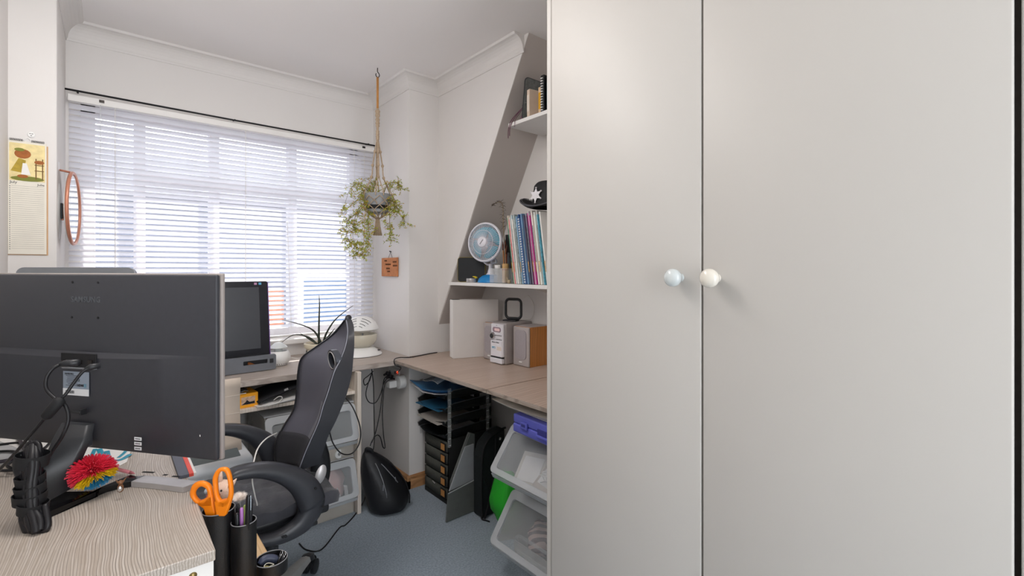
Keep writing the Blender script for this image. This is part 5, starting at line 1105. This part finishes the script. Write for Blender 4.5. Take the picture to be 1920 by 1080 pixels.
part('guard_hub', MB().lathe([(.026, .014), (.027, .026), (.022, .030), (0, .031)], fc, 28, Mf), FW, fo_, smooth='auto'); part('hub_badge', MB().box(fc + Mf @ Vector((0, 0, .0315)), (.030, .004, .0008), Mf.to_4x4() @ Matrix.Rotation(.9, 4, 'Z')), GREY, fo_)
w0 = None
for k in range(64):
    a = 2 * PI * k / 64
    if w0 is None: w0 = part('guard_wire', MB().tube([(.026, 0, .022), (.05, 0, .022), (.078, 0, .016), (.098, 0, .002)], .0011, 4), FW, fo_); o = w0
    else: o = w0.copy(); COL.objects.link(o)
    o.location = fc; o.rotation_euler = (Mf @ Matrix.Rotation(a, 3, 'Z')).to_euler()
part('rear_guard', MB().lathe([(.03, -.034), (.07, -.030), (.097, -.002), (.098, -.004), (.072, -.033), (.03, -.037)], fc, 36, Mf), clearmat('rear_guard', '#cfd3da', .55, .4), fo_, smooth='auto')
for k in range(4):
    a0_ = k * PI / 2 + .5; rows = []
    for i in range(7):
        r = .018 + .066 * i / 6; wv = .25 + .85 * math.sin(min(1, i / 5) * PI / 2); rows.append([fp_(r, a0_ + wv * (j / 6 - .5) * 1.35, -.012 + .020 * (j / 6 - .5)) for j in range(7)])
    part('blade', MB().grid(rows), BLD, fo_, smooth=True, solid=.0012)
part('blade_hub', MB().lathe([(.020, -.022), (.020, .006), (0, .008)], fc, 24, Mf), mat('fan_cyan', '#58b9d8', .3), fo_, smooth='auto')

bxk = thing('black_case', 'black zip case with rounded gilt edge leaning behind the fan', 'case', (1.476, 2.185, LZ), math.radians(-50))
b = MB(); b.prism([(.078 + a, 0, .069 + c) for a, c in rrect(.155, .136, .014)], (0, -.020, 0)); part('shell', b, mat('case_black', '#1d2024', .55, var=.1), bxk, smooth='auto', bev=.002)
part('gilt_edge', MB().tube([(.078 + a, -.0215, .069 + c) for a, c in rrect(.155, .134, .015)], .0016, 5, closed=True), mat('gilt', '#9c8a4f', .35, metal=.6), bxk)
tnn = thing('tin', 'small round silver tin at the front of the lower shelf', 'tin', (1.478, 2.068, LZ)); part('tin_body', MB().lathe([(0, 0), (.026, 0), (.027, .002), (.027, .012)], seg=28), SILV, tnn, smooth='auto'); part('tin_lid', MB().lathe([(.0275, .0122), (.0275, .020), (.026, .022), (0, .022)], seg=28), SILV, tnn, smooth='auto')
yb_ = thing('yellow_clip', 'tiny yellow clip resting on the silver tin', 'clip', (1.485, 2.045, LZ + .0222)); part('clip_top', MB().box((0, 0, .008), (.016, .022, .005), (0, .2, .3), .002), mat('yellow_clip', '#e4c82c', .4), yb_); part('clip_leg', MB().box((0, -.008, .003), (.012, .005, .006)), mat('yellow_clip', '#e4c82c'), yb_)
gb = thing('glass_holder', 'clear square acrylic holder in front of the fan base', 'holder', (1.476, 1.845, LZ)); b = MB()
for (x0, x1, y0_, y1_) in ((0, .060, -.060, -.058), (0, .060, .058, .060), (0, .002, -.058, .058), (.058, .060, -.058, .058), (.0021, .0579, -.001, .001)): b.span(x0, x1, y0_, y1_, .0035, .075)
part('walls', b, ACRYL, gb); part('floor_plate', MB().span(0, .06, -.06, .06, 0, .003), ACRYL, gb)
gj = thing('glass_bottle', 'small clear glass bottle with white stopper inside the acrylic holder', 'bottle', (1.506, 1.875, LZ + .0035)); part('bottle_body', MB().lathe([(0, 0), (.020, 0), (.022, .004), (.022, .045), (.012, .06), (.012, .07)], seg=24), ACRYL, gj, smooth='auto'); part('stopper', MB().lathe([(.011, .0705), (.017, .072), (.018, .088), (0, .09)], seg=20), WPL, gj, smooth='auto')
bc = thing('bamboo_cup', 'bamboo brush cup standing in the acrylic holder', 'cup', (1.506, 1.815, LZ + .0035)); part('cup_wall', MB().lathe([(0, 0), (.016, 0), (.017, .002), (.017, .095), (.014, .095), (.014, .004), (0, .004)], seg=24), mat('bamboo', '#c9a06a', .5, var=.1), bc, smooth='auto'); part('cup_band', MB().lathe([(.0175, .062), (.0180, .063), (.0180, .066), (.0175, .067)], seg=24), BRN, bc)
for i, (dx, dy, h_, c, lb) in enumerate(((-.006, .004, .20, '#a06a3a', 'long brown brush'), (.004, -.004, .185, '#8a3a2a', 'red-brown brush'), (.006, .006, .21, '#b5864c', 'tan brush'), (-.002, -.008, .175, '#6d3b25', 'dark brown brush'), (.0, .009, .165, '#c79a62', 'short pale brush'))):
    q = thing('paint_brush', lb + ' standing in the bamboo cup', 'brush', (1.506 + dx * .8, 1.815 + dy * .8, LZ + .009)); part('handle', MB().tube([(0, 0, 0), (dx * .6, dy * .6 + .003, h_ * .78)], [.002, .0034], 8), mat('brush' + c, c, .4), q, smooth=True); part('bristles', MB().tube([(dx * .6, dy * .6 + .003, h_ * .785), (dx * .7, dy * .7 + .003, h_ * .9), (dx * .8, dy * .8 + .003, h_)], [.0034, .0045, .0008], 8), mat('bristle', '#5a3326', .8), q, smooth=True)
bkk = thing('black_book', 'tall black book standing behind the brush cup', 'book', (1.655, 1.900, LZ), math.radians(-48)); part('cover', MB().span(-.06, .06, -.012, .012, 0, .255, .002), mat('book_black', '#17181a', .5), bkk); part('page_block', MB().span(-.057, .0595, -.009, .009, .2552, .2556), CREAM, bkk)
cn = thing('green_candle', 'olive green candle in a jar behind the fan bracket', 'candle', (1.598, 1.905, LZ)); part('wax', MB().lathe([(0, 0), (.016, 0), (.017, .002), (.017, .122), (.014, .126), (0, .124)], seg=24), mat('olive_wax', '#7e8763', .5), cn, smooth='auto'); part('wick', MB().cyl((0, 0, .124), (.001, 0, .133), .001, seg=6), BLK2, cn)
cn2 = thing('grey_spray_bottle', 'slim grey bottle between the candle and the brush cup', 'bottle', (1.553, 1.853, LZ)); part('bottle_body', MB().lathe([(0, 0), (.014, 0), (.015, .003), (.015, .12), (.008, .134), (.008, .14)], seg=22), mat('slate_bottle', '#7d808a', .4), cn2, smooth='auto'); part('cap', MB().lathe([(.0095, .1402), (.0095, .155), (0, .156)], seg=18), GREY, cn2, smooth='auto')
gr_ = thing('green_folder', 'dark green folder squeezed between the brushes and the magazines', 'folder', (1.51, 1.752, LZ)); gr_.rotation_euler = (lean, 0, 0); part('cover', MB().span(0, .15, -.007, 0, 0, .20, .001), mat('folder_green', '#1f4d3a', .5), gr_); part('tab', MB().span(-.003, -.0002, -.006, -.001, .12, .16), mat('tab_green', '#5a9a72', .5), gr_)
bd_ = thing('bone_ornament', 'small cream twig ornament beside the magazines on the lower shelf', 'ornament', (1.478, 1.755, LZ)); part('knot', MB().sphere((0, 0, .010), .010, 10, (1, 1, .95)), mat('twig', '#b5a184', .7), bd_, smooth=True); part('prong', MB().cyl((0, .004, .012), (-.004, .012, .032), .003, .001, 8).cyl((0, -.004, .012), (0, -.012, .022), .003, .001, 8), mat('twig', '#b5a184', .7), bd_, smooth=True)
fe = thing('feather', 'tall dark feather with curled barbs rising behind the fan', 'feather', (1.56, 1.88, LZ + .10)); tipp = onX(920, 386, 1.58) - fe.location
mid_ = Vector((.01, .03, .19)); P_ = smoothpath([(0, -.012, -.085), (.0, .0, .04), mid_, (.012, .045, .32), tipp], 7); n_ = len(P_)
part('quill', MB().tube(P_, [.0028 * (1 - .7 * k / n_) for k in range(n_)], 6), mat('quill', '#8a7552', .5), fe, smooth=True)
b = MB()
for k in range(int(n_ * .50), n_):
    for s_ in (-1, 1):
        for j in range(2): q = P_[k]; ln = .022 + random.uniform(-.006, .012); e = Vector((random.uniform(-.3, .3), s_ * .8, random.uniform(-.5, .7))).normalized() * ln; b.tube([q, q + e * .5, q + e + Vector((0, 0, -.004))], [.0010, .0008, .0003], 4)
o = part('barbs', b, mat('barb', '#3b2f2a', .8), fe); o['kind'] = 'stuff'

# ================================================================== UPPER SHELF
UZ = 1.9435
fl = thing('felt_folder', 'large dark grey felt folder with rounded corners on the upper shelf', 'folder', (1.500, 1.688, UZ)); fl.rotation_euler = (math.radians(-7) * -1, 0, 0)
part('panel', MB().prism([(.10 + a, 0, .098 + c) for a, c in rrect(.20, .195, .018)], (0, -.010, 0)), mat('grey_felt', '#7c7e7c', .95, var=.25, scale=60, bump=.5), fl, smooth='auto'); part('stud', MB().sphere((.008, -.011, .08), .003, 8), CHROME, fl); part('binding', MB().tube([(.10 + a, -.005, .098 + c) for a, c in rrect(.202, .197, .019)], .0035, 6, closed=True), mat('felt_edge', '#3b3c3d', .8), fl)
def book(label, x, y, th, dp, hh, m, rz=0, spine=None):
    t = thing('book', label, 'book', (x, y, UZ), rz, 'books on the upper shelf'); part('cover', MB().span(0, dp, -th, 0, 0, hh, .0015), m, t); part('page_block', MB().span(.004, dp - .001, -th + .002, -.002, hh + .0002, hh + .0008), CREAM, t)
    if spine: part('spine_band', MB().span(-.0012, -.0002, -th + .002, -.002, hh * .2, hh * .8), spine, t)
    return t
book('cream cloth-bound book at the far end of the upper shelf', 1.50, 1.650, .022, .15, .130, mat('book_cream', '#dcc8b4', .7), math.radians(-8), mat('book_ivory', '#ece0d2', .6))
book('tan and yellow book in the middle of the upper shelf', 1.515, 1.588, .020, .13, .128, mat('book_tan', '#dfc09c', .6), 0, mat('book_yellow', '#dba321', .5))
bk2 = book('black comb-bound book near the wardrobe on the upper shelf', 1.505, 1.562, .022, .16, .172, mat('book_black', '#17181a'), 0)
for k in range(13): part('comb', MB().box((-.003, -.011, .012 + k * .012), (.006, .012, .004)), WPL, bk2)
book('teal-edged black book touching the wardrobe on the upper shelf', 1.515, 1.532, .03, .16, .165, mat('book_dteal', '#2c3a40', .5), 0, mat('teal_print', '#1f93ad'))
rbb = thing('ribbon_tassel', 'mauve ribbon tassel hanging over the corner of the upper shelf', 'tassel', (1.492, 1.70, UZ)); MAV = mat('mauve_ribbon', '#7d4a60', .5, var=.15, scale=60)
for k, pts in enumerate(([(.015, -.02, .065), (.005, .01, .035), (-.003, .04, .004), (-.008, .055, -.03), (-.006, .06, -.065)], [(.016, -.02, .06), (.004, 0, .03), (-.005, .02, .003), (-.008, .02, -.03)], [(.015, -.02, .062), (.0, .02, .03), (-.007, .05, .003), (-.009, .065, -.035), (-.008, .068, -.075)], [(.014, -.018, .05), (.01, -.012, .02), (.006, -.01, .003)])): part('ribbon', MB().tube(smoothpath(pts, 4), .0035, 6, flat=.25), MAV, rbb, smooth=True)
part('ribbon_knot', MB().sphere((.015, -.02, .066), .008, 10), MAV, rbb, smooth=True)

# ================================================================== UNDER THE SIDE DESK
TX, TY0, TY1 = 1.325, 2.085, 2.365
tray = thing('letter_tray_stack', 'stack of black mesh letter trays full of papers under the side desk', 'letter trays', (TX, TY0, 0))
TR = mat('tray_black', '#15171a', .45); TW_ = TY1 - TY0; TD = .30; RIM = mat('tray_rim', '#4a4e52', .4)
TZ = (.345, .413, .481, .549)
for z in TZ:
    ty = part('tray', MB().span(.01, TD, 0, TW_, z, z + .002), TRAYM, tray)
    part('tray_side', MB().prism([(.0, 0, z + .003), (TD, 0, z + .003), (TD, 0, z + .050), (.05, 0, z + .042), (0, 0, z + .022)], (0, -.0015, 0)), TRAYM, ty)
    part('tray_side', MB().prism([(.0, TW_, z + .003), (TD, TW_, z + .003), (TD, TW_, z + .050), (.05, TW_, z + .042), (0, TW_, z + .022)], (0, .0015, 0)), TRAYM, ty)
    rows = []
    for i in range(7):
        t = i / 6; rows.append([(.01 - .035 * t * (1 - .55 * abs(2 * k / 12 - 1) ** 2), TW_ * k / 12, z + .0 + .022 * t * t * (.3 + .9 * abs(2 * k / 12 - 1) ** 1.5) - .010 * (1 - t) * 0) for k in range(13)])
    part('front_lip', MB().grid(rows), TR, ty, smooth=True, solid=.002)
    part('rim_wire', MB().tube([(0, -.001, z + .023), (.05, -.001, z + .043), (TD, -.001, z + .051)], .0022, 6), RIM, ty); part('rim_wire', MB().tube([(0, TW_ + .001, z + .023), (.05, TW_ + .001, z + .043), (TD, TW_ + .001, z + .051)], .0022, 6), RIM, ty)
for x in (.012, .262):
    o = part('post', MB().span(x, x + .020, -.006, -.002, .300, .606), ACRYL, tray, 'clear plastic connector strip')
    for k in range(9): part('notch', MB().box((x + .010, -.0065, .31 + k * .034), (.016, .001, .004)), mat('notch_grey', '#b9bcbc', .4), o)
    part('post', MB().span(x, x + .020, TW_ + .002, TW_ + .006, .300, .606), ACRYL, tray)
def paper(name, label, cat, z, pts, m, th=.004, zs=None, m2=None):
    t = thing(name, label, cat, (TX, TY0, z)); part('sheet', MB().prism([(a, c, 0) for a, c in pts], (0, 0, th)), m, t)
    part('under_sheet', MB().prism([(a + .01, c + .006, -.0025) for a, c in pts], (0, 0, .0020)), m2 or WHITE, t); return t
paper('blue_folder', 'blue folder with white and tan papers in the third tray down', 'folder', TZ[2] + .008, [(-.03, .02), (-.035, .25), (.20, .25), (.20, .02)], mat('folder_blue', '#2f6f96', .5), .004, m2=mat('tan_paper', '#d8b48c', .7))
paper('paper_pile', 'grey-white papers in the fourth tray down', 'papers', TZ[1] + .008, [(-.035, .02), (-.03, .24), (.22, .24), (.22, .02)], mat('paper_grey', '#b9b3ab', .7), .006)
paper('cream_papers', 'few pale papers deep in the lowest tray', 'papers', TZ[0] + .006, [(.10, .03), (.10, .24), (.26, .24), (.26, .03)], WHITE, .003)
tp = thing('paper_pile', 'curling white and blue papers heaped on the top tray', 'papers', (TX, TY0, TZ[3] + .006)); 
for k, (m, z, a) in enumerate(((WHITE, .002, 0), (mat('folder_navy', '#1f5590', .4), .012, .04), (mat('paper_blue2', '#4f8fc4', .4), .018, -.03))):
    rows = []
    for i in range(9): t = i / 8; rows.append([(-.055 + .30 * t + .02 * a * j, .01 + .26 * j / 8, z + .030 * (1 - t) ** 2 * (.3 + .7 * abs(j / 4 - 1)) + .012 * (j / 8) * (1 - t)) for j in range(9)])
    part('sheet', MB().grid(rows), m, tp, smooth=True, solid=.0025)
pk = thing('plastic_sleeve', 'clear plastic sleeves heaped between the top tray and the desk', 'plastic sleeve', (TX + .01, TY0 + .09, TZ[3] + .052)); rows = [[(.0 + .16 * i / 6, .16 * j / 6, .004 + .07 * math.sin(PI * (i / 6) * .6 + .3) * (.5 + .4 * math.sin(j * .9))) for j in range(7)] for i in range(7)]
part('film', MB().grid(rows), clearmat('sleeve_film', '#b9c6d6', .5, .15), pk, smooth=True, solid=.001); part('seam', MB().tube([rows[0][j] for j in range(7)], .0018, 5), WPL, pk)
gc = thing('grey_pouch', 'small grey-blue pouch on the papers of the top tray', 'pouch', (TX + .12, TY0 + .05, TZ[3] + .052)); part('shell', MB().box((0, 0, .03), (.09, .06, .05), (0, .2, 0), .010), mat('pouch_greyblue', '#66727c', .5), gc, smooth='auto'); part('zip', MB().box((-.04, -.0, .052), (.004, .05, .003)), BLK, gc)
# drawer unit
du = thing('drawer_unit', 'grey felt drawer unit with five oak-tagged drawers under the letter trays', 'drawer unit', (1.340, 2.090, 0)); DW = .235
FELT = mat('charcoal_felt', '#54554f', .9, var=.1, scale=80, bump=.4)
b = MB(); b.span(.012, .27, 0, .004, .0, .335); b.span(.012, .27, DW - .004, DW, .0, .335); b.span(.012, .27, .0045, DW - .0045, .331, .335); b.span(.265, .27, .0045, DW - .0045, .0, .33); b.span(.0, .265, .0045, DW - .0045, 0, .022)
part('carcass', b, mat('unit_black', '#222322', .8), du)
for k in range(5):
    z0 = .026 + k * .0605; rows = [[(.012 - .012 * math.sin(j / 8 * PI * .5 + .6), .006 + (DW - .012) * j / 8, z0 + zz) for j in range(9)] for zz in (0, .054)]
    d = part('drawer', MB().grid(rows), FELT, du, smooth=True, solid=.004)
    part('label_holder', MB().span(-.010, -.006, .004, .052, z0 + .008, z0 + .050), BLK2, d); part('label_tag', MB().span(-.012, -.0102, .011, .045, z0 + .013, z0 + .045), mat('oak_tag', '#c98f52', .6, var=.1), d, 'oak square tag')
    part('drawer_body', MB().span(.014, .25, .010, DW - .010, z0 + .002, z0 + .045), mat('unit_black', '#222322'), d)
part('handle', MB().box((-.010, .12, .082), (.004, .026, .006), (.2, 0, 0), .002), SILV, du, 'small silver pull')
# grey fabric portfolio and mesh bag
pf = thing('fabric_organiser', 'folded dark grey fabric organiser with pockets leaning on the drawer unit', 'organiser', (1.222, 1.955, 0)); GF = mat('organiser_grey', '#5f625f', .85, var=.06, scale=30, bump=.3); GFL = mat('organiser_light', '#9a9da0', .85, var=.05)
def pfp(pts, y): return [(onY(x, yy__, 1.955).x - 1.222, y, max(0.002, onY(x, yy__, 1.955).z)) for x, yy__ in pts]
part('back_panel', MB().prism(pfp([(845, 975), (848, 905), (882, 812), (893, 815), (893, 960)], .012), (0, .012, 0)), GF, pf, bev=.002)
part('flap', MB().prism(pfp([(842, 922), (872, 838), (889, 832), (889, 900)], .000), (0, .008, 0)), GFL, pf, bev=.003, label='lighter grey folded flap')
part('flap', MB().prism(pfp([(846, 925), (856, 880), (884, 812), (874, 850)], .006), (0, .004, 0)), GF, pf)
part('front_pocket', MB().prism(pfp([(834, 989), (838, 924), (888, 898), (888, 963)], -.012), (0, .008, 0)), GF, pf, bev=.002)
part('pocket_hem', MB().tube(pfp([(838, 924), (888, 898)], -.012), .0025, 6), GFL, pf)
mbg = thing('mesh_bag', 'black mesh laundry bag with piped edges between the organiser and the clear boxes', 'bag', (1.39, 1.86, 0)); BM = mat('mesh_black', '#1a1f20', .7, var=.25, scale=70, bump=.3)
out = [(.0, .004), (.0, .30), (.02, .36), (.07, .40), (.15, .415), (.155, .03), (.12, .004)]
b = MB(); b.prism([(x, 0, z) for x, z in out], (0, .07, 0)); part('mesh_body', b, BM, mbg, bev=.01)
part('piping', MB().tube(smoothpath([(.0, -.004, .005), (-.003, -.004, .16), (.002, -.004, .31), (.03, -.004, .375), (.09, -.004, .41), (.15, -.004, .42)], 5), .0055, 8), BLK2, mbg, smooth=True)
part('strap', MB().tube(smoothpath([(.085, -.006, .40), (.075, -.010, .25), (.055, -.010, .14), (.012, -.008, .20), (.0, -.008, .22)], 5), .007, 6, flat=.4), BLK2, mbg, smooth=True); part('strap', MB().tube(smoothpath([(.055, -.008, .14), (.03, -.008, .05), (.01, -.01, .004)], 5), .006, 6, flat=.4), BLK2, mbg, smooth=True)
part('logo_tag', MB().box((.115, -.003, .37), (.010, .002, .012), (0, .4, 0)), WPL, mbg); part('hanging_strap', MB().tube(smoothpath([(.0, -.006, .03), (-.006, -.01, .008), (.004, -.03, .006), (.012, -.05, .005)], 4), .006, 6, flat=.4), BLK2, mbg, smooth=True)
# green bag
gg = cloth_blob((1.405, 1.672, .002), .105, mat('bag_green', '#2bb32c', .55, var=.08, scale=12), 'bright green cloth bag squeezed behind the clear boxes', 'bag', 7, 'green_bag', (.72, .80, 1.42))
# clear boxes under the side desk (front faces the room's middle)
def binr(label, z0, Hh): return bin_('storage_box', label, (1.285, 1.492, z0), -PI / 2, .43, Hh, .33, .12)
binr('lower clear flip-front box under the side desk, striped cloth inside', .03, .288)
binr('upper clear flip-front box under the side desk, papers and strings inside', .3195, .272)
pb_ = thing('box_trolley', 'low dark plinth under the clear boxes of the side desk', 'plinth', (1.29, 1.06, 0)); part('board', MB().span(.0, .32, .0, .43, .018, .0285), BLK2, pb_)
for x in (.03, .29):
    for y_ in (.03, .40): part('foot', MB().cyl((x, y_, 0), (x, y_, .0175), .012, seg=12), BLK, pb_)
def stripemat(name, c0, c1, sc_):
    m = bpy.data.materials.new(name); m.use_nodes = True; N, L = m.node_tree.nodes, m.node_tree.links; tc = N.new('ShaderNodeTexCoord'); wv = N.new('ShaderNodeTexWave'); wv.inputs['Scale'].default_value = sc_; wv.bands_direction = 'DIAGONAL'; wv.inputs['Distortion'].default_value = 1.5
    L.new(tc.outputs['Object'], wv.inputs['Vector']); cr = N.new('ShaderNodeValToRGB'); cr.color_ramp.interpolation = 'CONSTANT'; cr.color_ramp.elements[0].color = (*lin(c0), 1); cr.color_ramp.elements[1].position = .5; cr.color_ramp.elements[1].color = (*lin(c1), 1); L.new(wv.outputs['Fac'], cr.inputs[0]); L.new(cr.outputs[0], N['Principled BSDF'].inputs['Base Color']); N['Principled BSDF'].inputs['Roughness'].default_value = .9; MATS[name] = m; return m
ST1 = stripemat('stripe_pink', '#e9c3b4', '#6a3b40', 14); ST2 = stripemat('stripe_dark', '#2a2a33', '#d9b8a8', 13)
cloth_blob((1.362, 1.415, .037), .070, ST1, 'pink striped cloth in the lower box under the side desk', seed=8, sc=(.8, .75, .95))
cloth_blob((1.362, 1.300, .037), .070, ST2, 'dark striped cloth in the lower box under the side desk', seed=9, sc=(.8, .72, 1.1))
cloth_blob((1.350, 1.205, .037), .065, mat('dusky_red', '#a8585c', .8), 'dusky red bundle in the lower box under the side desk', seed=10, name='wrapped_bundle', sc=(.8, .7, .9))
lt = thing('inner_tray', 'clear inner tray standing behind the window of the lower side-desk box', 'tray', (1.235, 1.13, .10)); part('tray_wall', MB().frame([(0, .155 + a, .035 + c) for a, c in rrect(.29, .07, .02)], [(0, .155 + a, .035 + c) for a, c in rrect(.28, .06, .018)], (.012, 0, 0)), ACRYL, lt); part('tray_floor', MB().span(.0, .012, .03, .28, -.003, -.0005), ACRYL, lt)
for i, (y_, z, rz, c, lb) in enumerate(((1.37, .350, .3, '#d6cfc6', 'loose cream card'), (1.25, .365, -.2, '#c3b9ae', 'grey-beige card'))):
    q = thing('loose_card', lb + ' in the upper box under the side desk', 'card', (1.268, y_, z + .085)); q.rotation_euler = (.12 * (i - .5), -.75, rz); part('card', MB().box((0, 0, 0), (.14, .12, .003)), mat('card' + c, c, .6), q); part('edge', MB().box((0, 0, .003), (.10, .09, .002)), WPL, q)
sg = thing('tangled_string', 'tangle of white string in the upper box under the side desk', 'string', (1.235, 1.20, .432)); rn = random.Random(5)
for k in range(3): part('string', MB().tube(smoothpath([(rn.uniform(-.02, .05), rn.uniform(-.06, .07), rn.uniform(0.002, .055)) for _ in range(12)], 5), .0018, 5), WPL, sg, smooth=True)
cloth_blob((1.375, 1.23, .3245), .08, mat('bundle_bluegrey', '#b4c2cc', .7), 'pale blue wrapped bundle in the upper box under the side desk', seed=12, name='wrapped_bundle', sc=(.8, .8, .9))
# purple case and papers
pc_ = thing('tool_case', 'periwinkle blue plastic case with latch on the upper clear box', 'case', (1.205, 1.408, .5925), math.radians(-93)); PUR = mat('periwinkle', '#6468c4', .38, var=.03)
part('case_base', MB().span(0, .30, 0.0, .26, 0, .034, .006, 3), PUR, pc_, smooth='auto'); part('case_lid', MB().span(0, .30, 0.002, .26, .0355, .070, .006, 3), PUR, pc_, smooth='auto')
part('latch', MB().box((.075, -.004, .040), (.040, .008, .026), None, .002), PUR, pc_); part('latch_slot', MB().box((.075, -.0085, .042), (.022, .001, .010)), mat('dark_periwinkle', '#3d3f86', .5), pc_)
part('handle_recess', MB().box((.20, -.001, .036), (.10, .003, .026), None, .001), mat('dark_periwinkle', '#3d3f86'), pc_); part('handle', MB().box((.20, -.006, .024), (.10, .008, .010), None, .003), PUR, pc_)
pk_ = thing('printed_card', 'white card printed with a dark keyboard pattern on the blue case', 'card', (1.235, 1.385, .6635), math.radians(-93)); cd_ = part('card', MB().span(0, .26, 0, .20, 0, .003), WHITE, pk_)
for r_ in range(3):
    for k in range(8): part('printed_key', MB().box((.022 + k * .030, .020 + r_ * .026, .0034), (.020, .016, .0006)), BLK2, cd_)
wp = thing('paper_sheet', 'cream curled papers between the side desk and the blue case', 'papers', (1.19, 1.50, .672), math.radians(-90)); rows = [[(-.06 + .40 * i / 8, .03 + .22 * j / 4, .012 - .010 * math.sin(i / 8 * PI) + .001 * j) for j in range(5)] for i in range(9)]
part('sheet', MB().grid(rows), mat('paper_cream', '#e6ddd0', .7), wp, smooth=True, solid=.003); part('under_sheet', MB().grid([[(x + .01, y_ + .005, z - .005) for x, y_, z in r] for r in rows]), WHITE, wp, smooth=True, solid=.002)
